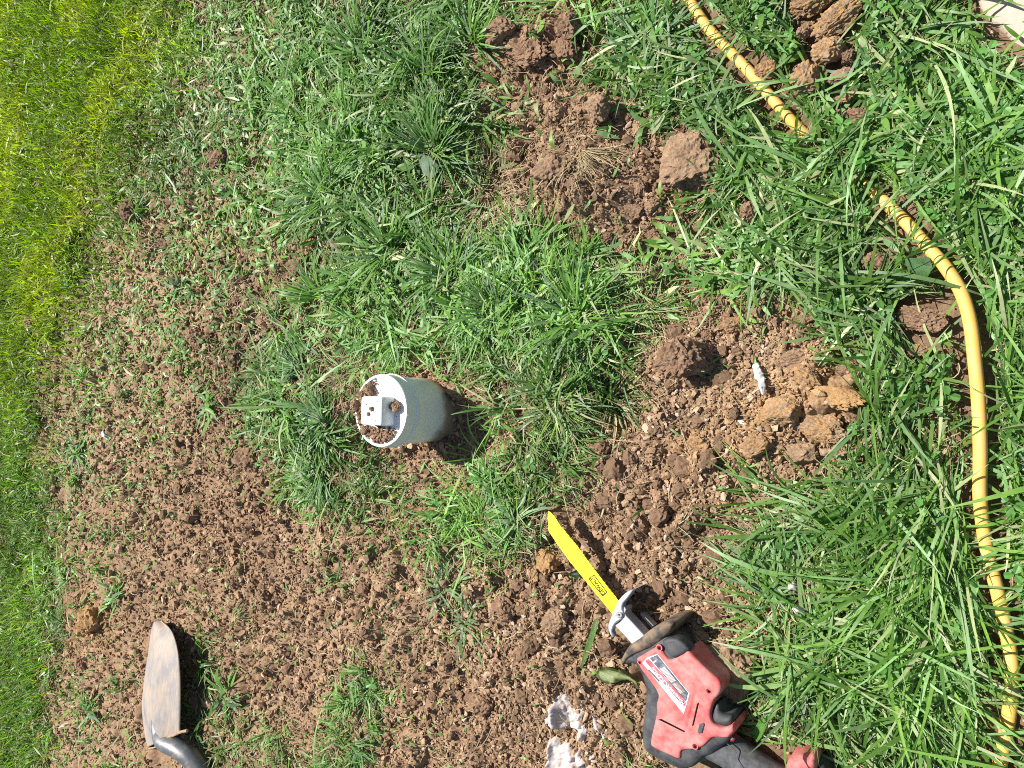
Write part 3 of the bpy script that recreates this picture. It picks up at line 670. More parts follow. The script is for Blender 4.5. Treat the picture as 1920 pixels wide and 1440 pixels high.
# ------------------------------------------------------------------ clods
def clod_mesh(name, rx, ry, rz, seed, c1, c2, sub=4, rough=.22, facets=5, flat=0):
    bm = bmesh.new(); bmesh.ops.create_icosphere(bm, subdivisions=sub, radius=1)
    rd = random.Random(seed); off = Vector((rd.uniform(-50, 50), rd.uniform(-50, 50), rd.uniform(-50, 50)))
    pl = []
    for i in range(facets):
        d = Vector((rd.gauss(0, 1), rd.gauss(0, 1), abs(rd.gauss(0, .8)))).normalized(); pl.append((d, rd.uniform(.62, .85)))
    if flat: pl.append((Vector((-.35, .25, 1)).normalized(), flat))
    cl = []
    for v in bm.verts:
        p = v.co.copy(); cutd = 0
        p *= 1 + .28 * mnoise.noise(p * 1.6 + off)
        for d, h in pl:
            s = p.dot(d)
            if s > h: p -= d * (s - h) * .85; cutd = 1
        det = mnoise.fractal(p * 5 + off, .9, 2.2, 5) * rough * (.7 if cutd and flat else 1.1)
        cr = mnoise.voronoi(p * 5.5 + off)[0][0]
        p *= 1 + det + (.10 - .28 * cr) * rough * 1.8 * (.5 if cutd and flat else 1)
        m = max(0, min(1, .5 + 1.3 * mnoise.noise(p * 2.2 - off)))
        cl.append([c1[i] + (c2[i] - c1[i]) * m for i in range(3)])
        v.co = Vector((p.x * rx, p.y * ry, p.z * rz))
    me = bpy.data.meshes.new(name); bm.to_mesh(me); bm.free()
    a = me.color_attributes.new("col", 'FLOAT_COLOR', 'POINT')
    a.data.foreach_set("color", [x for c in cl for x in (*c, 1)]); me.materials.append(M_clod)
    return me
def place_clod(name, d):
    px, py, w_, h_, rot, seed, c1, c2, fl, lab = d
    z0 = hz(*at(px, py)[:2]); p = at(px, py, z0)
    for _ in range(3): z0 = hz(p[0], p[1]); p = at(px, py, z0 + .008)
    dep = float(pxscale(p[0], p[1])) / 1.875
    cosa = H / math.hypot(H, math.hypot(p[0], p[1]))
    r1 = w_ * dep * .5 / (.35 + .65 * cosa) ; r2 = h_ * dep * .5
    rz = min(r1, r2) * .85
    me = clod_mesh(name, r1, r2, rz, seed, c1, c2, 5 if w_ > 70 else 4, .20, 5, fl)
    o = bpy.data.objects.new(name, me); col.objects.link(o)
    o.location = (p[0], p[1], z0 + rz * .5 + (.012 if px > 1380 and py < 700 and name == 'soil_clod' and float(cover(np.array([p[0]]), np.array([p[1]]))[0]) > .4 else 0)); o.rotation_euler = (random.uniform(-.15, .15), random.uniform(-.15, .15), math.radians(rot))
    return tag(o, lab, "clod")
for d in CLODS: place_clod("soil_clod", d)

protos = [clod_mesh("soil_lump", 1, .85, .62, 100 + i, BR, RB, 3, .26, 4) for i in range(7)]
cx, cy = sample(9000); cv = cover(cx, cy); pxx, pyy = to_px(cx, cy)
ok = (cv < .25) & ~kill(cx, cy, .01) & (pxx > 60) & (pxx < 1900) & (pyy > 10) & (pyy < 1430) & (rng.random(len(cx)) < .25 + .75 * sstep(350, 900, pxx))
cx, cy = cx[ok], cy[ok]
for i in range(260):
    o = bpy.data.objects.new("soil_lump", protos[i % 7]); col.objects.link(o)
    r = random.uniform(.006, .013) if random.random() < .8 else random.uniform(.013, .020)
    r *= max(1, float(pxscale(cx[i], cy[i])) / .0022)
    o.scale = (r, r, r); o.location = (cx[i], cy[i], hz(cx[i], cy[i]) + r * .3); o.rotation_euler = (random.uniform(-.4, .4), random.uniform(-.4, .4), random.uniform(0, 6.28))
    tag(o, "small brown lump of crumbly earth lying loose on the bare soil", "lump", "small lumps of earth on the bare soil")
def stone_mesh(seed):
    rd = random.Random(seed); bm = bmesh.new(); bmesh.ops.create_icosphere(bm, subdivisions=2, radius=1)
    off = Vector((seed * 3.1, 7, 2)); pl = [(Vector((rd.gauss(0, 1), rd.gauss(0, 1), rd.gauss(0, 1))).normalized(), rd.uniform(.35, .65)) for _ in range(7)]
    for v in bm.verts:
        p = v.co * (1 + .2 * mnoise.noise(v.co * 1.4 + off))
        for d, h in pl:
            s = p.dot(d)
            if s > h: p -= d * (s - h)
        v.co = Vector((p.x * 1.2, p.y * .9, p.z * .55))
    me = bpy.data.meshes.new("stone_chip"); bm.to_mesh(me); bm.free(); me.materials.append(M_stone); return me
sp = [stone_mesh(i) for i in range(9)]
for i in range(220):
    j = 270 + i; o = bpy.data.objects.new("stone_chip", sp[i % 9]); col.objects.link(o)
    r = random.uniform(.003, .0068) * max(1, float(pxscale(cx[j], cy[j])) / .0022)
    o.scale = (r, r, r); o.location = (cx[j], cy[j], hz(cx[j], cy[j]) + .004 + r * .3); o.rotation_euler = (random.uniform(-.5, .5), random.uniform(-.5, .5), random.uniform(0, 6.28))
    tag(o, "small angular pale tan stone chip lying on the loose brown soil", "stone", "pale stone chips on the bare soil")
def single_stone(px, py, r, seed, lab):
    p = at(px, py); o = bpy.data.objects.new("stone", stone_mesh(seed)); col.objects.link(o)
    o.scale = (r, r, r); o.location = (p[0], p[1], hz(p[0], p[1]) + .006); o.rotation_euler = (.2, -.2, seed); tag(o, lab, "stone")
single_stone(1212, 805, .010, 31, "yellowish flat stone left of its grey neighbour below the dug patch")
single_stone(1236, 808, .012, 32, "wide grey brown stone below the rough brown lump")

# ------------------------------------------------------------------ solid shape helpers
def catmull(pts, n=6, closed=True):
    out = []; N = len(pts)
    rngi = range(N) if closed else range(N - 1)
    for i in rngi:
        g = (lambda k: pts[k % N]) if closed else (lambda k: pts[max(0, min(N - 1, k))])
        p0, p1, p2, p3 = g(i - 1), g(i), g(i + 1), g(i + 2)
        for s in range(n):
            t = s / n
            out.append(tuple(.5 * ((2 * p1[d]) + (-p0[d] + p2[d]) * t + (2 * p0[d] - 5 * p1[d] + 4 * p2[d] - p3[d]) * t * t + (-p0[d] + 3 * p1[d] - 3 * p2[d] + p3[d]) * t ** 3) for d in range(len(p1))))
    if not closed: out.append(tuple(pts[-1]))
    return out
def inset(poly, d):
    """move a closed 2-d outline inwards by d (outline in world metres)"""
    P = np.array(poly); N = len(P)
    area = .5 * np.sum(P[:, 0] * np.roll(P[:, 1], -1) - np.roll(P[:, 0], -1) * P[:, 1]); sg = 1 if area > 0 else -1
    a = P - np.roll(P, 1, 0); b = np.roll(P, -1, 0) - P
    a /= np.linalg.norm(a, axis=1)[:, None] + 1e-9; b /= np.linalg.norm(b, axis=1)[:, None] + 1e-9
    na = np.stack([-a[:, 1], a[:, 0]], 1) * sg; nb_ = np.stack([-b[:, 1], b[:, 0]], 1) * sg
    m = na + nb_; m /= np.linalg.norm(m, axis=1)[:, None] + 1e-9
    return P + m * d
def solid(px_outline, zref, rings, smooth_n=0, world=False):
    """closed outline -> rounded slab; rings = [(z, inset)...] bottom to top"""
    pts = [tuple(at(a, b, zref)[:2]) for a, b in px_outline] if not world else px_outline
    if smooth_n: pts = catmull(pts, smooth_n)
    bm = bmesh.new(); prev = None
    for z, ins in rings:
        q = inset(pts, ins) if ins else np.array(pts)
        vs = [bm.verts.new((a, b, z)) for a, b in q]
        if prev is None: bm.faces.new(vs[::-1])
        else:
            for i in range(len(vs)): bm.faces.new((prev[i - 1], prev[i], vs[i], vs[i - 1]))
        prev = vs
    bm.faces.new(prev)
    bmesh.ops.triangulate(bm, faces=[f for f in bm.faces if len(f.verts) > 4])
    return bm
def rnd(z0, z1, r, n=5, r0=None):
    r0 = r if r0 is None else r0; out = []
    for i in range(n + 1): a = math.pi / 2 * i / n; out.append((z0 + r0 * (1 - math.sin(a)) if False else z0 + r0 * (1 - math.cos(a)), r0 * (1 - math.sin(a))))
    for i in range(n + 1): a = math.pi / 2 * i / n; out.append((z1 - r * (1 - math.sin(a)), r * (1 - math.cos(a))))
    return out
def tube_bm(pts, rad, seg=14, caps=True, flat=1.0):
    bm = bmesh.new(); prev = None; N = len(pts)
    for i, p in enumerate(pts):
        p = Vector(p); t = (Vector(pts[min(i + 1, N - 1)]) - Vector(pts[max(i - 1, 0)])).normalized()
        s = t.cross(Vector((0, 0, 1))).normalized(); u = s.cross(t)
        r = rad[i] if hasattr(rad, '__len__') else rad
        vs = [bm.verts.new(p + s * math.cos(a) * r + u * math.sin(a) * r * flat) for a in [2 * math.pi * k / seg for k in range(seg)]]
        if prev:
            for k in range(seg): bm.faces.new((prev[k - 1], prev[k], vs[k], vs[k - 1]))
        elif caps: bm.faces.new(vs)
        prev = vs
    if caps: bm.faces.new(prev[::-1])
    return bm
def disc_bm(c, r, z0, z1, seg=20):
    bm = bmesh.new()
    pts = [(c[0] + r * math.cos(a), c[1] + r * math.sin(a)) for a in [2 * math.pi * k / seg for k in range(seg)]]
    bm.free(); return solid(pts, 0, [(z0, 0), (z1 - .0004, 0), (z1, .0005)], world=True)
def lathe_bm(prof, seg=96):
    bm = bmesh.new(); prev = None
    for r, z in prof:
        if r < 1e-6: vs = [bm.verts.new((0, 0, z))]
        else: vs = [bm.verts.new((r * math.cos(2 * math.pi * k / seg), r * math.sin(2 * math.pi * k / seg), z)) for k in range(seg)]
        if prev:
            for k in range(seg):
                a = prev[k - 1] if len(prev) > 1 else prev[0]; b = prev[k] if len(prev) > 1 else prev[0]
                if len(vs) == 1: bm.faces.new((a, b, vs[0]))
                elif len(prev) == 1: bm.faces.new((a, vs[k], vs[k - 1]))
                else: bm.faces.new((a, b, vs[k], vs[k - 1]))
        prev = vs
    return bm

from mathutils.geometry import delaunay_2d_cdt
def pillow(px_outline, zref, zb, zt, r, sm=3, step=.0035, hf=None, powr=2.0, world=False, dark_bottom=True):
    """outline -> body with a domed edge of radius r and an optional extra height field"""
    pts = [tuple(at(a, b, zref)[:2]) for a, b in px_outline] if not world else px_outline
    if sm: pts = catmull(pts, sm)
    Pn = np.array(pts); N = len(Pn)
    xs = np.arange(Pn[:, 0].min(), Pn[:, 0].max(), step); ys = np.arange(Pn[:, 1].min(), Pn[:, 1].max(), step)
    XX, YY = np.meshgrid(xs, ys); X = (XX + (step / 2) * (np.arange(len(ys)) % 2)[:, None]).ravel(); Y = YY.ravel()
    def dist(X, Y):
        ins = np.zeros(len(X), bool); md = np.full(len(X), 9.)
        for i in range(N):
            a = Pn[i - 1]; b = Pn[i]; cnd = ((a[1] > Y) != (b[1] > Y)); t = (b[0] - a[0]) * (Y - a[1]) / ((b[1] - a[1]) + 1e-15) + a[0]
            ins ^= cnd & (X < t); d = b - a; tt = np.clip(((X - a[0]) * d[0] + (Y - a[1]) * d[1]) / (d @ d + 1e-15), 0, 1)
            md = np.minimum(md, np.hypot(X - a[0] - tt * d[0], Y - a[1] - tt * d[1]))
        return ins, md
    ins, md = dist(X, Y); k = ins & (md > r * 1.0 + step * .3); X, Y = X[k], Y[k]
    extra = []
    for f_ in (.06, .2, .42, .7, 1.0):
        q = inset(Pn, r * f_); i2, m2 = dist(q[:, 0], q[:, 1]); kk = i2 & (m2 > r * f_ * .9); extra.append(q[kk])
    A = np.concatenate([Pn, np.stack([X, Y], 1)] + extra)
    vv, ee, ff, *_ = delaunay_2d_cdt([Vector(p) for p in A], [(i, (i + 1) % N) for i in range(N)], [], 1, 1e-7)
    VX = np.array([v[0] for v in vv]); VY = np.array([v[1] for v in vv]); _, D = dist(VX, VY)
    z = zt - r * (1 - np.clip(1 - (1 - np.clip(D / r, 0, 1)) ** powr, 0, 1) ** (1 / powr))
    if hf is not None:
        ppx, ppy = to_px(VX, VY, zt); z = z + hf(ppx, ppy, D)
    bm = bmesh.new(); vs = [bm.verts.new((a, b, c)) for a, b, c in zip(VX, VY, z)]
    for f_ in ff:
        try: bm.faces.new([vs[i] for i in f_])
        except ValueError: pass
    bnd = [e for e in bm.edges if len(e.link_faces) == 1]
    low = {}
    for e in bnd:
        for v in e.verts:
            if v not in low: low[v] = (bm.verts.new((v.co.x, v.co.y, min(v.co.z, zb + .001))))
    for e in bnd:
        a, b = e.verts; bm.faces.new((a, b, low[b], low[a]))
    return bm
# ------------------------------------------------------------------ yellow hose
hc = catmull([tuple(p) for p in hp], 8, False)
ho = obj("garden_hose", tube_bm(hc, .0076, 18), M_hose, smooth=True)
tag(ho, "yellow rubber garden hose curving through the grass down the right side", "hose")

# ------------------------------------------------------------------ white cleanout pipe
px0, py0 = float(PIPE[0]), float(PIPE[1])
pipe = empty("cleanout_pipe", (px0, py0, 0), "white plastic drain cleanout pipe with screw cap sticking out of the soil", "pipe")
def P(o): o.parent = pipe; return o
def loc_obj(name, bm, mat, parent, sm=False):
    o = obj(name, bm, mat, smooth=sm); o.parent = parent; return o
P(obj("pipe_body", lathe_bm([(0, -.16), (.0610, -.16), (.0612, ZT - .037), (.0632, ZT - .0365), (.0632, ZT - .0345), (.0620, ZT - .0335), (.0620, ZT - .030), (0, ZT - .030)]), M_pvc_pipe, smooth=False))
cap = P(obj("cap", lathe_bm([(0, ZT - .0285), (.0640, ZT - .0285), (.0668, ZT - .0275), (.0668, ZT - .0235), (.0652, ZT - .0220), (.0650, ZT - .002), (.0640, ZT), (.0600, ZT + .0002), (.0592, ZT - .0030), (.0570, ZT - .0038), (0, ZT - .0038)], 128), M_pvc))
kx, ky = at(695.5, 770.5, ZT + .026)[:2]; kx -= px0; ky -= py0
def rsq(cx, cy, a, b, r, ang=0):
    out = []
    for sx, sy, a0 in ((1, 1, 0), (-1, 1, 90), (-1, -1, 180), (1, -1, 270)):
        for i in range(5):
            t = math.radians(a0 + 22.5 * i); out.append(((a - r) * sx + r * math.cos(t), (b - r) * sy + r * math.sin(t)))
    c, s = math.cos(ang), math.sin(ang)
    return [(cx + x * c - y * s, cy + x * s + y * c) for x, y in out]
loc_obj("knob", solid(rsq(kx, ky, .0272, .0262, .006, .03), 0, [(ZT - .0045, -.001), (ZT + .001, 0), (ZT + .0225, .0012), (ZT + .0245, .0020), (ZT + .0256, .0034), (ZT + .026, .006)], world=True), M_pvc, cap, True)
bm = bmesh.new(); bmesh.ops.create_cube(bm, size=1); bmesh.ops.scale(bm, vec=(.0012, .0014, .020), verts=bm.verts); bmesh.ops.translate(bm, vec=(.0652, -.004, ZT - .012), verts=bm.verts)
loc_obj("moulded_tick", bm, M_pvc, cap)
# soil lying on the cap
n = 1500; th = rng.uniform(0, 6.283, n); rr = .0585 * np.sqrt(rng.random(n))
lx = rr * np.cos(th); ly = rr * np.sin(th)
wgt = np.clip(1.5 * blob(lx, ly, -.038, .032, .020, .026) + 1.4 * blob(lx, ly, -.004, -.043, .040, .014) + 1.3 * blob(lx, ly, -.052, -.012, .012, .036) + .10, 0, 1)
k = (rng.random(n) < wgt) & ~((np.abs(lx - kx) < .0275) & (np.abs(ly - ky) < .0265))
lx, ly, wg = lx[k], ly[k], wgt[k]; n = len(lx)
r = rng.uniform(.0009, .0040, n) * np.clip(wg * 1.5, .28, 1.2)
v, f, cc = chips(n, px0 + lx, py0 + ly, ZT - .004 + rng.random(n) * .005 * wg, r, np.array(BR) * (.75 + .6 * rng.random((n, 1))))
n2_ = 16; v2, f2, c2 = chips(n2_, px0 + kx + rng.uniform(-.02, .016, n2_), py0 + ky + rng.uniform(-.016, .02, n2_), np.full(n2_, ZT + .0258), rng.uniform(.0005, .0016, n2_), np.full((n2_, 3), .2) * np.array([1.5, 1, .7]))
tag(mesh_np("soil_on_cap", np.concatenate([v, v2]), tris=np.concatenate([f, f2 + len(v)]), mat=M_clod, color=np.concatenate([cc, c2])), "brown soil crumbs spilled over the white pipe cap", "soil", kind="stuff")
def on_cap(px, py, z, r, seed, lab):
    p = at(px, py, z + r * .5); me = clod_mesh("soil_clod", r, r, r * .8, seed, TN, BR, 4, .22, 3)
    o = bpy.data.objects.new("soil_clod", me); col.objects.link(o); o.location = (p[0], p[1], z + r * .6); tag(o, lab, "clod")
on_cap(742, 762, ZT - .004, .0105, 201, "round clod sitting on the white pipe cap right of its knob")
on_cap(696, 766, ZT + .026, .0042, 202, "larger of the two crumbs on top of the white knob")
on_cap(690, 776, ZT + .026, .0032, 203, "smaller of the two crumbs on top of the white knob")
on_cap(692, 730, ZT - .003, .0115, 204, "largest brown clod on the upper left of the pipe cap")
on_cap(676, 741, ZT - .002, .0085, 207, "second clod on the upper left rim of the pipe cap")
on_cap(667, 760, ZT - .001, .0105, 205, "clod hanging over the left rim of the pipe cap")
on_cap(684, 808, ZT - .003, .0090, 206, "flat clod at the lower left on the pipe cap")

# ------------------------------------------------------------------ saw
saw = empty("reciprocating_saw", V(1270, 1300, 0), "dusty red and black cordless reciprocating saw with yellow blade lying on the soil", "saw")
def S(o): return under(saw, o)
def c2(pts): return [(1120 + a / 4, 1080 + b / 4) for a, b in pts]       # points measured in a 4x crop
ZB, ZTOP = .004, .084; ZR = .055
black = [(205, 600), (250, 640), (330, 640), (400, 800), (395, 960), (375, 1110), (376, 1200), (392, 1262), (430, 1300), (520, 1352), (610, 1392), (668, 1412), (745, 1398), (790, 1366), (830, 1322),
         (900, 1300), (960, 1250), (1040, 1180), (1015, 1110), (960, 1100), (890, 1060), (885, 960), (940, 860), (920, 770), (860, 700), (740, 600), (690, 545), (640, 480), (560, 410), (470, 440), (340, 520)]
S(obj("rubber_overmould", pillow(c2(black), ZR, .006, ZTOP - .004, .012, 2), M_blk, smooth=True))
red = [(315, 622), (322, 600), (440, 530), (462, 512), (484, 520), (532, 590), (560, 614), (610, 600), (668, 566), (688, 545), (760, 605), (862, 702), (935, 765), (948, 830), (925, 880), (890, 918), (868, 985),
       (862, 1040), (884, 1092), (950, 1126), (1010, 1110), (1024, 1100), (1038, 1146), (1010, 1182), (985, 1200), (890, 1196), (850, 1222), (808, 1262), (745, 1285), (648, 1294), (640, 1340), (622, 1356), (560, 1330), (470, 1290), (424, 1262),
       (416, 1218), (444, 1092), (462, 1000), (458, 950), (472, 878), (420, 790), (345, 692)]
def red_h(px, py, D):
    u = (px - 1120) * 4; v = (py - 1080) * 4
    # dirty bevel along the upper right side, shallow step beside it, swelling over the motor
    s1 = ((u - 690) * .70 - (v - 550) * .71)             # distance to the line along the right bevel
    bev = -.020 * sstep(-10, 60, s1) * sstep(1000, 820, v)
    rid = .0030 * sstep(-118, -100, s1) * sstep(900, 820, v) * sstep(560, 640, v)
    gro = -.0022 * np.exp(-(((u - 730) * .97 + (v - 900) * .22) / 9) ** 2) * sstep(860, 900, v) * sstep(1150, 1120, v)
    low = -.012 * sstep(1080, 1180, (u - 700) * .5 + v * .85)
    return bev + rid + gro + low * 0
S(obj("red_housing", pillow(c2(red), ZR + .020, .030, ZTOP, .0050, 3, .0022, red_h, 2.4), M_red, smooth=True))
blk_patch = [(486, 496), (530, 470), (600, 470), (690, 545), (672, 566), (610, 602), (562, 612), (540, 580)]
S(obj("black_vent_cover", pillow(c2(blk_patch), ZTOP, ZTOP - .02, ZTOP + .0022, .004, 3, .002), M_blk, smooth=True))
trig = [(890, 960), (868, 1010), (860, 1060), (880, 1100), (930, 1124), (975, 1134), (1008, 1112), (1018, 1070), (1000, 1045), (955, 1040), (925, 1015), (912, 970)]
S(obj("trigger", pillow(c2(trig), ZR + .02, .02, .080, .009, 3, .002), M_blk, smooth=True))
guard = [(880, 1096), (930, 1128), (975, 1138), (1005, 1118), (1022, 1098), (1040, 1146), (1016, 1186), (985, 1204), (890, 1200), (850, 1180), (850, 1120)]
S(obj("trigger_guard", pillow(c2(guard), ZR + .02, .02, .0815, .006, 3, .0022), M_red, smooth=True))
# handle: tapered rounded grip along a curve
hpts = [(1306, 1384, .048, .030), (1332, 1386, .047, .027), (1360, 1402, .046, .0245), (1390, 1422, .045, .024), (1422, 1444, .044, .0230), (1452, 1462, .043, .022), (1480, 1478, .042, .024), (1500, 1490, .042, .026)]
hc_ = catmull([(*V(a, b, z), r) for a, b, z, r in hpts], 5, False)
S(obj("handle", tube_bm([c[:3] for c in hc_], [c[3] for c in hc_], 22, True, 1.05), M_grip, smooth=True))
# thin raised seam lines of the grip inlay
for seam in ([(1356, 1389), (1372, 1401), (1380, 1410), (1384, 1425), (1394, 1440)], [(1338, 1402), (1352, 1412), (1362, 1424), (1372, 1436)], ):
    pts = catmull([tuple(V(a, b, .0695)) for a, b in seam], 4, False); S(obj("grip_seam", tube_bm(pts, .0006, 6), M_grip))
batt = [(1472, 1448), (1478, 1428), (1488, 1412), (1512, 1409), (1517, 1414), (1526, 1408), (1534, 1418), (1534, 1450), (1532, 1500), (1480, 1510), (1466, 1480)]
bt = S(obj("battery", pillow(batt, .06, .006, .080, .012, 2), M_red, smooth=True))
S(obj("battery_end", pillow([(1530, 1424), (1552, 1432), (1560, 1460), (1556, 1500), (1530, 1500)], .05, .006, .070, .010, 2), M_blk, smooth=True))
# muddy rubber boot: flared plate at the nose
boot = [(206, 640), (210, 600), (262, 510), (340, 455), (405, 400), (480, 350), (545, 328), (590, 332), (600, 356), (560, 420), (500, 470), (430, 520), (330, 560), (262, 600), (228, 642), (214, 652)]
S(obj("rubber_boot", pillow(c2(boot), .066, .004, .0845, .010, 4, .0025, lambda px, py, D: -.006 * np.exp(-(D / .004) ** 2) * 0 + .0012 * fbm(px * .03, py * .03, .25, 3, 3)), M_boot, smooth=True))
nose = [(262, 600), (330, 560), (430, 520), (470, 500), (500, 480), (480, 520), (440, 535), (322, 604), (312, 625), (300, 640), (278, 632)]
S(obj("nose_collar", solid(c2(nose), .075, [(.03, 0), (.0775, 0), (.0795, .001)], 2), M_blk))
# aluminium shoe and its arms
c96 = lambda pts: [(1120 + a / 9.6, 1090 + b / 9.6) for a, b in pts]
arm = c96([(330, 790), (400, 740), (450, 690), (485, 620), (480, 470), (500, 460), (530, 510), (510, 585), (600, 690), (860, 975), (900, 1040), (720, 1130), (640, 1130), (560, 1040), (410, 880), (365, 830)])
S(obj("shoe_arm", solid(arm, .060, [(.040, 0), (.061, 0), (.062, .0008)], 3), M_alu))
S(obj("shoe_arm", solid(c96([(775, 570), (800, 580), (1010, 800), (980, 850), (780, 610)]), .030, [(.016, 0), (.030, 0)]), M_alu))
plate = c96([(190, 850), (205, 740), (270, 600), (300, 520), (390, 340), (480, 250), (540, 180), (620, 155), (640, 175), (600, 240), (530, 330), (465, 410), (455, 500), (478, 580), (455, 660), (400, 710), (330, 760), (290, 830), (270, 910), (300, 1000), (262, 1000), (225, 950)])
sh = S(obj("shoe", solid(plate, .064, [(.054, 0), (.0625, .0), (.0640, .0008), (.0648, .002)], 3), M_alu, smooth=False))
edge = [V(*p_, .0) for p_ in c96([(200, 800), (290, 560), (480, 260), (620, 165)])]
# the shoe's flange: a wall that drops from the plate's front edge to the soil
fl = catmull(c96([(196, 850), (212, 745), (268, 600), (385, 345), (535, 190), (618, 160)]), 5, False)
bm = bmesh.new(); prev = None
for a, b in fl:
    q = at(a, b, .060); nx = Vector((-.0022, -.0014, 0))
    cur = [bm.verts.new((q[0], q[1], z)) for z in (.012, .060)] + [bm.verts.new((q[0] + .0030, q[1] + .0012, z)) for z in (.060, .012)]
    if prev:
        for i in range(4): bm.faces.new((prev[i - 1], prev[i], cur[i], cur[i - 1]))
    prev = cur
S(obj("shoe_flange", bm, M_alu))
pc = at(1161.5, 1152.5, .0655)
S(obj("screw", disc_bm(pc, .0048, .060, .0668), M_screw)); S(obj("screw_slot", disc_bm(pc, .0018, .0665, .0671, 6), M_void))
# blade
bo = [(1028, 958), (1033, 961), (1039, 967), (1053, 989), (1083, 1026), (1122, 1079), (1160, 1128), (1168, 1150), (1156, 1160), (1146, 1148), (1104.5, 1097), (1068, 1052), (1048.5, 1025), (1029, 996), (1027, 970)]
bl = [tuple(at(a, b, .046)[:2]) for a, b in bo]
tooth = []; A = np.array(bl[3]); E = np.array(bl[6])
edge = [bl[i] for i in (3, 4, 5, 6)]; full = bl[:3]
for i in range(3):
    a = np.array(edge[i]); b = np.array(edge[i + 1]); L_ = np.linalg.norm(b - a); m = max(2, int(L_ / .0026)); d = (b - a) / L_; nn = np.array([-d[1], d[0]])
    if nn[0] < 0: nn = -nn
    for j in range(m):
        full.append(tuple(a + (b - a) * j / m)); full.append(tuple(a + (b - a) * (j + .75) / m + nn * .0015))
full += bl[6:]
blade = S(obj("blade", solid(full, 0, [(.0452, 0), (.0464, 0)], world=True), M_yel))
ZBL = .0464
def text_on(s, mat, parent, pxc, pyc, z, ang_px, height, name, xs=1.0):
    cu = bpy.data.curves.new("t", 'FONT'); cu.body = s; cu.size = 1; cu.align_x = 'CENTER'; cu.align_y = 'CENTER'; cu.extrude = .012; cu.resolution_u = 2; cu.offset = .018
    o = bpy.data.objects.new("t", cu); col.objects.link(o); bpy.context.view_layer.update()
    me = bpy.data.meshes.new_from_object(o.evaluated_get(bpy.context.evaluated_depsgraph_get())); bpy.data.objects.remove(o)
    p = at(pxc, pyc, z); d = at(pxc + ang_px[0], pyc + ang_px[1], z) - p; a = math.atan2(d[1], d[0]); k = height / .72
    M = Matrix.Translation((p[0], p[1], z)) @ Matrix.Rotation(a, 4, 'Z') @ Matrix.Diagonal((k * xs, k, .02 if False else k * .5, 1))
    me.transform(M); me.materials.clear(); me.materials.append(mat)
    q = bpy.data.objects.new(name, me); col.objects.link(q); return parent(q)
def patch(outline, z, mat, name, par, th=.0003):
    o = obj(name, solid(outline, z, [(z - .0002, 0), (z + th, 0)]), mat); return par(o)
c16 = lambda a, b: (1080 + a / 16, 1060 + b / 16)
fr = [c16(385, 405), c16(535, 290), c16(925, 805), c16(800, 915)]
def lerp(a, b, t): return (a[0] + (b[0] - a[0]) * t, a[1] + (b[1] - a[1]) * t)
def bar(a, b, w_, z, mat, name, par):
    d = (b[0] - a[0], b[1] - a[1]); L_ = math.hypot(*d); nx, ny = -d[1] / L_ * w_ / 2, d[0] / L_ * w_ / 2
    return patch([(a[0] + nx, a[1] + ny), (b[0] + nx, b[1] + ny), (b[0] - nx, b[1] - ny), (a[0] - nx, a[1] - ny)], z, mat, name, par)
par_bl = lambda o: S(o)
fq = [(fr[0], fr[1]), (fr[1], fr[2]), (fr[2], fr[3]), (fr[3], fr[0])]
for i, (a, b) in enumerate(fq): bar(a, b, 1.3, ZBL + .0003 + .00003 * i, M_ink, "blade_logo_frame", par_bl)
tc_ = c16(655, 610)
text_on("DEWALT", M_ink, par_bl, *tc_, ZBL + .0004, (-.6, -.79), .0062, "blade_lettering", .95)
text_on("9\" 6TPI", plain("faded_print", (.62, .45, .04), .7), par_bl, *c16(1010, 1130), ZBL + .0004, (-.6, -.79), .0028, "blade_lettering")
# label on the housing
cL = lambda a, b: (1190 + a / 10.28, 1210 + b / 10.28)
ZL = ZTOP
patch([cL(150, 340), cL(235, 235), cL(440, 165), cL(1060, 930), cL(1010, 1110), cL(945, 1320)], ZL + .0002, M_lab_w, "label_plate", S)
patch([cL(200, 300), cL(262, 262), cL(325, 320), cL(940, 1020), cL(985, 1110), cL(968, 1180), cL(900, 1130)], ZL + .0006, M_lab_r, "label_red_band", S)
patch([cL(290, 245), cL(432, 185), cL(1025, 915), cL(985, 1075), cL(880, 960)], ZL + .0009, M_lab_g, "label_text_panel", S)
for i in range(6):
    f0 = .14 + i * .14; a = lerp(cL(300, 262), cL(430, 205), f0); b = lerp(cL(900, 965), cL(1010, 915), f0)
    bar(lerp(a, b, .28), lerp(a, b, .66), .85, ZL + .0013, M_lab_w, "label_print_line", S)
    bar(lerp(a, b, .70), lerp(a, b, .96), .7, ZL + .0013, M_lab_t if i > 2 else M_lab_w, "label_print_line", S)
bar(cL(380, 300), cL(400, 325), 6.5, ZL + .00125, M_lab_w, "label_emblem", S)
text_on("HACKZALL", M_lab_w, S, *cL(535, 668), ZL + .0012, (-.66, -.75), .0062, "label_lettering", .95)
text_on("Milwaukee", M_lab_w, S, *cL(815, 975), ZL + .0012, (-.66, -.75), .0050, "label_lettering", .9)
bar(cL(265, 470), cL(470, 690), 2.6, ZL + .0008, M_lab_g, "label_print_line", S)
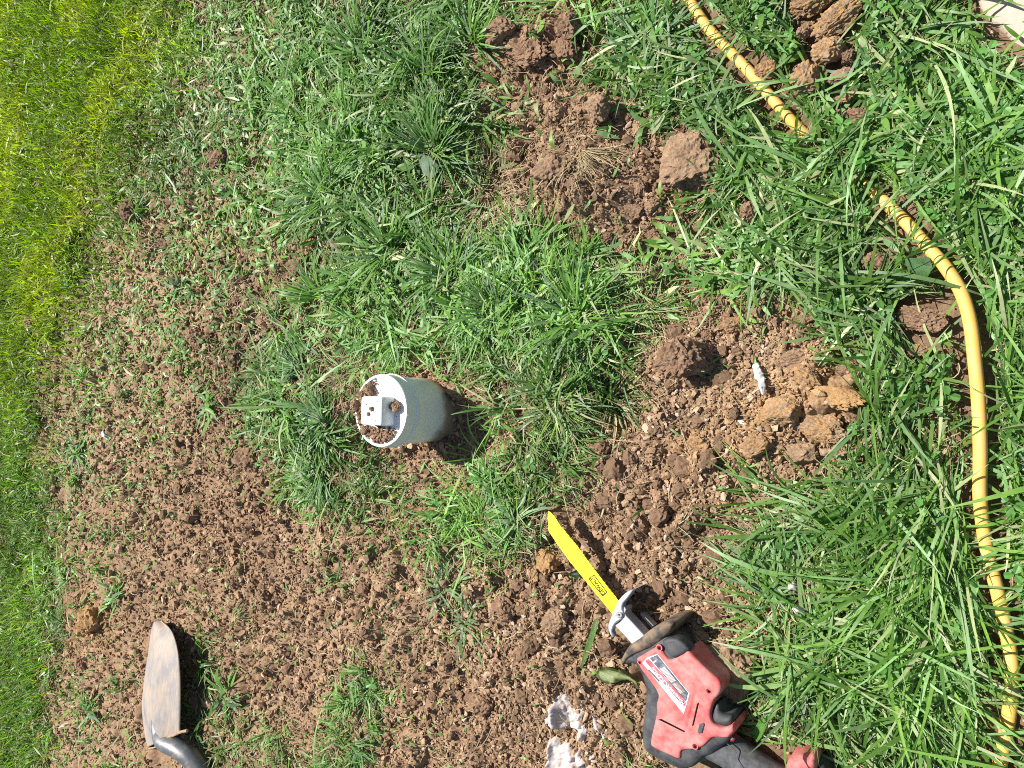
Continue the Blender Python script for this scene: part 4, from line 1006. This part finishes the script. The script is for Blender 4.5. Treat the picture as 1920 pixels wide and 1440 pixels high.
# screws, slots and the lock button
for q in c2([(464, 538), (440, 912), (836, 861), (732, 1276), (640, 1383), (318, 647)]):
    c = at(*q, ZTOP); r = .0036 if q[0] > 1205 else .0026
    zt = ZTOP + .0006 if q not in c2([(440, 912), (640, 1383)]) else ZTOP - .0055
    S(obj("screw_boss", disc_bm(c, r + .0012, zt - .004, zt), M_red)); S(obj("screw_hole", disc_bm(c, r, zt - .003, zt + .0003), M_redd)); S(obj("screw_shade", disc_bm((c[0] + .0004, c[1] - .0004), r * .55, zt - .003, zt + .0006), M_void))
c = at(*c2([(1002, 1214)])[0], .0705); S(obj("screw_boss", disc_bm(c, .0052, .060, .0705), M_redd)); S(obj("screw", disc_bm(c, .0028, .068, .0712), M_screw))
patch(c2([(458, 1076), (480, 1072), (655, 1162), (652, 1172)]), ZTOP + .0002, M_void, "vent_slot", S)
patch(c2([(748, 958), (762, 950), (722, 1118), (710, 1126)]), ZTOP + .0002, M_void, "vent_slot", S)
S(obj("lock_button", solid(c2([(768, 1108), (798, 1100), (806, 1110), (788, 1176), (762, 1180), (752, 1168)]), ZTOP, [(ZTOP - .003, 0), (ZTOP + .001, 0), (ZTOP + .0016, .001)]), M_blk))

# ------------------------------------------------------------------ shovel
sho = empty("shovel", V(305, 1290, 0), "mud caked steel shovel head lying on its side at lower left, handle leaving the picture", "shovel")
rows = [ # (left, ridge, right) points with heights
 ((294, 1166, .022), (297, 1163, .026), (301, 1166, .030)),
 ((286, 1180, .014), (298, 1176, .042), (318, 1180, .044)),
 ((282, 1200, .010), (297, 1196, .056), (327, 1198, .054)),
 ((279, 1225, .008), (294, 1222, .066), (333, 1224, .062)),
 ((274, 1255, .008), (290, 1252, .074), (336, 1254, .066)),
 ((269, 1290, .008), (287, 1288, .080), (337.5, 1290, .068)),
 ((266, 1325, .008), (288, 1322, .084), (337.5, 1324, .068)),
 ((268, 1355, .008), (292, 1350, .086), (337, 1348, .068)),
 ((272, 1382, .008), (297, 1372, .086), (336.5, 1362, .068)),
 ((277, 1402, .008), (303, 1389, .084), (337, 1372, .068))]
bm = bmesh.new(); gridv = []
lay = []
for L_, C_, R_ in rows:
    l, c, r = V(*L_), V(*C_), V(*R_); line = []
    for i in range(9):
        t = i / 8; q = l.lerp(c, t); q.z += .010 * math.sin(math.pi * t); line.append(q)
    for i in range(1, 9):
        t = i / 8; q = c.lerp(r, t); q.z += -.005 * math.sin(math.pi * t); line.append(q)
    lay.append(line)
cols = [catmull([tuple(r[j]) for r in lay], 5, False) for j in range(17)]
vsx = [[bm.verts.new(cols[j][i]) for j in range(17)] for i in range(len(cols[0]))]
for i in range(len(vsx) - 1):
    for j in range(16): bm.faces.new((vsx[i][j], vsx[i][j + 1], vsx[i + 1][j + 1], vsx[i + 1][j]))
bmesh.ops.recalc_face_normals(bm, faces=bm.faces)
bmesh.ops.solidify(bm, geom=bm.faces[:], thickness=.0022)
under(sho, obj("shovel_blade", bm, M_shovel, smooth=True))
# rolled step at the shoulder
under(sho, obj("shoulder_step", tube_bm(catmull([tuple(V(*p_)) for p_ in [(303, 1389, .083), (312, 1384, .077), (325, 1379, .072), (338, 1373, .069), (351, 1370, .066)]], 4, False), .0035, 8), M_mudrim))
under(sho, obj("shoulder_step", tube_bm(catmull([tuple(V(*p_)) for p_ in [(279, 1403, .010), (290, 1401, .035), (300, 1396, .066), (303, 1390, .082)]], 4, False), .003, 8), M_mudrim))
spt = [(286, 1320, .074, .002), (291, 1350, .070, .009), (298, 1376, .068, .017), (309, 1391, .071, .0215), (330, 1401, .068, .0225), (352, 1416, .060, .0225), (372, 1438, .050, .022), (388, 1464, .042, .0215), (403, 1494, .036, .021)]
sc2 = catmull([(*V(a, b, z), r) for a, b, z, r in spt], 5, False)
under(sho, obj("socket", tube_bm([c[:3] for c in sc2], [c[3] for c in sc2], 20), M_socket, smooth=True))
e1, e0 = Vector(sc2[-1][:3]), Vector(sc2[-3][:3]); dr = (e1 - e0).normalized(); dr.z = 0; dr.normalize()
under(sho, obj("shovel_handle", tube_bm([e1 - dr * .03, e1 + dr * .1, e1 + dr * .9], [.018, .0185, .0165], 16), M_wood, smooth=True))

# ------------------------------------------------------------------ white scraps
def scrap(name, outline, label, h=.02, ridges=(), seed=1, mat=None, nx=80, base=.003):
    P2 = np.array([at(a, b)[:2] for a, b in outline]); x0, y0 = P2.min(0) - .002; x1, y1 = P2.max(0) + .002
    cx0, cy0 = P2.mean(0); ny = max(6, int(nx * (y1 - y0) / (x1 - x0)))
    xs = np.linspace(x0, x1, nx); ys = np.linspace(y0, y1, ny)
    XX, YY = np.meshgrid(xs, ys, indexing='ij'); X, Y = XX.ravel(), YY.ravel()
    wx_ = X + .002 * fbm(X, Y, .006, 2, seed); wy_ = Y + .002 * fbm(X, Y, .006, 2, seed + 5)
    ins = np.zeros(len(X), bool); md = np.full(len(X), 9.)
    for i in range(len(P2)):
        a = P2[i - 1]; b = P2[i]
        cnd = ((a[1] > wy_) != (b[1] > wy_)); t = (b[0] - a[0]) * (wy_ - a[1]) / ((b[1] - a[1]) + 1e-12) + a[0]
        ins ^= cnd & (wx_ < t)
        d = b - a; tt = np.clip(((wx_ - a[0]) * d[0] + (wy_ - a[1]) * d[1]) / (d @ d + 1e-12), 0, 1)
        md = np.minimum(md, np.hypot(wx_ - a[0] - tt * d[0], wy_ - a[1] - tt * d[1]))
    e = np.where(ins, np.clip(md / .006, 0, 1), 0)
    pxs, pys = to_px(X, Y)
    z = ground_h(X, Y, False) + base + h * e * (.35 + .5 * (fbm(X, Y, .022, 3, seed + 9) + .5)) + .0025 * fbm(X, Y, .006, 2, seed + 2) * e
    for a, b, c, d, am in ridges:
        t0, t1 = at(a, b)[:2], at(c, d)[:2]; dd = t1 - t0; tt = np.clip(((X - t0[0]) * dd[0] + (Y - t0[1]) * dd[1]) / (dd @ dd), 0, 1)
        z += am * e * np.exp(-(np.hypot(X - t0[0] - tt * dd[0], Y - t0[1] - tt * dd[1]) / .006) ** 2)
    id_ = np.arange(len(X)).reshape(nx, ny); q = np.stack([id_[:-1, :-1], id_[1:, :-1], id_[1:, 1:], id_[:-1, 1:]], -1).reshape(-1, 4)
    q = q[(e[q] > 0).all(1)]
    used = np.unique(q); mp_ = -np.ones(len(X), int); mp_[used] = np.arange(len(used)); q = mp_[q]
    T = np.stack([X - cx0, Y - cy0, z], 1)[used]; Bt = T.copy(); Bt[:, 2] -= .004; n0 = len(T)
    ed = {}
    for f_ in q:
        for i in range(4):
            a, b = int(f_[i - 1]), int(f_[i])
            if (b, a) in ed: del ed[(b, a)]
            else: ed[(a, b)] = 1
    side = np.array([[b, a, a + n0, b + n0] for a, b in ed])
    o = mesh_np(name, np.concatenate([T, Bt]), np.concatenate([q, q[:, ::-1] + n0, side]), mat=mat or M_plaster, smooth=True)
    o.location = (cx0, cy0, 0); return tag(o, label, "scrap")
c72 = lambda pts: [(980 + a / 7.2, 1240 + b / 7.2) for a, b in pts]
scrap("crumpled_scrap", c72([(360, 860), (355, 740), (420, 700), (410, 600), (500, 490), (560, 400), (640, 420), (700, 540), (830, 590), (890, 640), (850, 760), (930, 900), (900, 1020), (820, 1030), (760, 930), (640, 890), (540, 910), (470, 900)]),
      "crumpled dirty white scrap left of the saw, upper of the two", .011, [(1052, 1318, 1054, 1362, .014), (1038, 1335, 1040, 1355, .008)], 3)
scrap("crumpled_scrap", c72([(370, 1100), (390, 1010), (470, 1000), (540, 1060), (640, 1080), (740, 1190), (800, 1130), (830, 1250), (930, 1250), (1060, 1180), (1060, 1230), (950, 1330), (830, 1420), (700, 1480), (420, 1500), (330, 1380), (370, 1280)]),
      "bright white crumpled scrap at the bottom edge, lower of the two", .016, [(1035, 1385, 1034, 1425, .010)], 8)
scrap("crumpled_scrap", c72([(960, 690), (1010, 730), (1090, 880), (1150, 1010), (1150, 1120), (1090, 1150), (1080, 1000), (1000, 860)]), "thin dirty white strip curving right of the two white scraps", .008, [], 13, nx=30)
scrap("white_shard", [(1418, 684), (1428, 682), (1444, 704), (1452, 725), (1453, 742), (1447, 742), (1436, 722), (1424, 705)], "slender white shard lying on the orange dug soil", .010, [], 17, M_whitebit, 50, .016)
scrap("white_flake", [(428, 210), (440, 203), (458, 208), (470, 222), (455, 228), (434, 224)], "white flaky chip in the sparse grass near the upper left", .014, [], 19, M_plaster, 24, .004)
scrap("white_flake", [(194, 806), (200, 803), (206, 818), (204, 828), (198, 822)], "tiny white chip on the bare soil near the left edge", .010, [], 23, M_whitebit, 14, .004)
scrap("white_flake", [(1385, 782), (1408, 786), (1409, 797), (1398, 796)], "small greyish white chip below the slender white shard", .008, [], 27, M_whitebit, 16, .003)
for i, (a, b, lab) in enumerate([(1492, 1012, "white speck in the grass above right of the saw, topmost of three"), (1500, 1090, "white speck in the grass right of the saw blade, middle of three"), (1512, 1132, "largest white speck in the grass right of the saw, lowest of three")]):
    s_ = 10 + 2 * i
    scrap("white_speck", [(a - s_, b - 5), (a, b - 9), (a + s_, b - 2), (a + s_ * .7, b + 8), (a - s_ * .6, b + 7)], lab, .012, [], 31 + i, M_plaster, 18, .018)

# ------------------------------------------------------------------ separate leaves
def leaf(outline, mid, z, label, colr, name="fallen_leaf", cup=.004):
    """flat leaf: outline pairs (left,right) along the midrib"""
    bm = bmesh.new(); prev = None; N = len(outline)
    cen = at(*mid)[:2]
    for i, (l, r) in enumerate(outline):
        t = i / (N - 1); zz_ = z + cup * math.sin(math.pi * t) + .002 * math.sin(5 * t)
        a = V(*l, zz_); b = V(*r, zz_); m = a.lerp(b, .5); m.z -= .0015
        cur = [bm.verts.new((q.x - cen[0], q.y - cen[1], q.z)) for q in (a, m, b)]
        if prev: bm.faces.new((prev[0], prev[1], cur[1], cur[0])); bm.faces.new((prev[1], prev[2], cur[2], cur[1]))
        prev = cur
    bmesh.ops.solidify(bm, geom=bm.faces[:], thickness=.0003)
    me = bpy.data.meshes.new(name); bm.to_mesh(me); bm.free(); me.materials.append(M_leaf)
    a_ = me.color_attributes.new("col", 'FLOAT_COLOR', 'POINT'); a_.data.foreach_set("color", [c for _ in me.vertices for c in (*colr, 1)])
    me.polygons.foreach_set("use_smooth", [True] * len(me.polygons))
    o = bpy.data.objects.new(name, me); col.objects.link(o); o.location = (cen[0], cen[1], 0); return tag(o, label, "leaf")
leaf([((1118, 1260), (1119, 1268)), ((1124, 1252), (1128, 1279)), ((1134, 1251), (1140, 1283)), ((1146, 1250), (1146, 1281)), ((1160, 1254), (1158, 1279)), ((1168, 1262), (1164, 1276)), ((1180, 1268), (1176, 1274)), ((1192, 1277), (1188, 1281)), ((1200, 1290), (1197, 1292))], (1155, 1268), .026, "pale lobed leaf with long stalk on the soil left of the red saw", (.46, .50, .30))
leaf([((1118, 1158), (1121, 1159)), ((1112, 1170), (1121, 1174)), ((1105, 1190), (1115, 1194)), ((1098, 1210), (1108, 1214)), ((1092, 1232), (1099, 1236)), ((1088, 1252), (1091, 1253))], (1105, 1200), .020, "broad fallen grass blade upright in the picture left of the saw shoe", (.20, .32, .10))
leaf([((1434, 1342), (1437, 1346)), ((1424, 1350), (1434, 1366)), ((1414, 1366), (1428, 1382)), ((1406, 1378), (1419, 1392))], (1420, 1368), .040, "bright green broad leaf standing beside the black saw trigger", (.18, .42, .08))
leaf([((784, 290), (790, 288)), ((786, 306), (806, 294)), ((794, 326), (822, 306)), ((806, 334), (822, 322))], (802, 312), .05, "wide flat green leaf in the tuft above the pipe", (.14, .27, .13))
leaf([((1690, 484), (1742, 482)), ((1700, 500), (1748, 498)), ((1718, 516), (1744, 512)), ((1730, 524), (1736, 523))], (1722, 500), .045, "wide dull green leaf just left of the hose bend", (.15, .30, .11))
leaf([((1067, 1075), (1064, 1078)), ((1082, 1068), (1080, 1084)), ((1094, 1074), (1090, 1082))], (1080, 1076), .015, "greyish green leaf scrap under the middle of the yellow blade", (.20, .30, .20))
leaf([((1530, 975), (1540, 985)), ((1565, 955), (1575, 966)), ((1600, 930), (1606, 938)), ((1625, 902), (1627, 904))], (1575, 945), .045, "long arching light green blade over the grass left of the lower hose", (.16, .32, .08), "fallen_leaf", .015)

# ------------------------------------------------------------------ paving slab in the far corner
sl_o = [tuple(at(a, b, .03)[:2]) for a, b in [(1812, -60), (1828, -8), (1852, 38), (1884, 62), (1912, 92), (1990, 110), (2150, 60), (2150, -260), (1830, -260)]]
tag(obj("paving_stone", solid(sl_o, 0, [(-.03, 0), (.024, .001), (.030, .004), (.0315, .009)], 5, True), M_slab, smooth=True), "flat pale concrete paving stone in the top right corner", "stone")
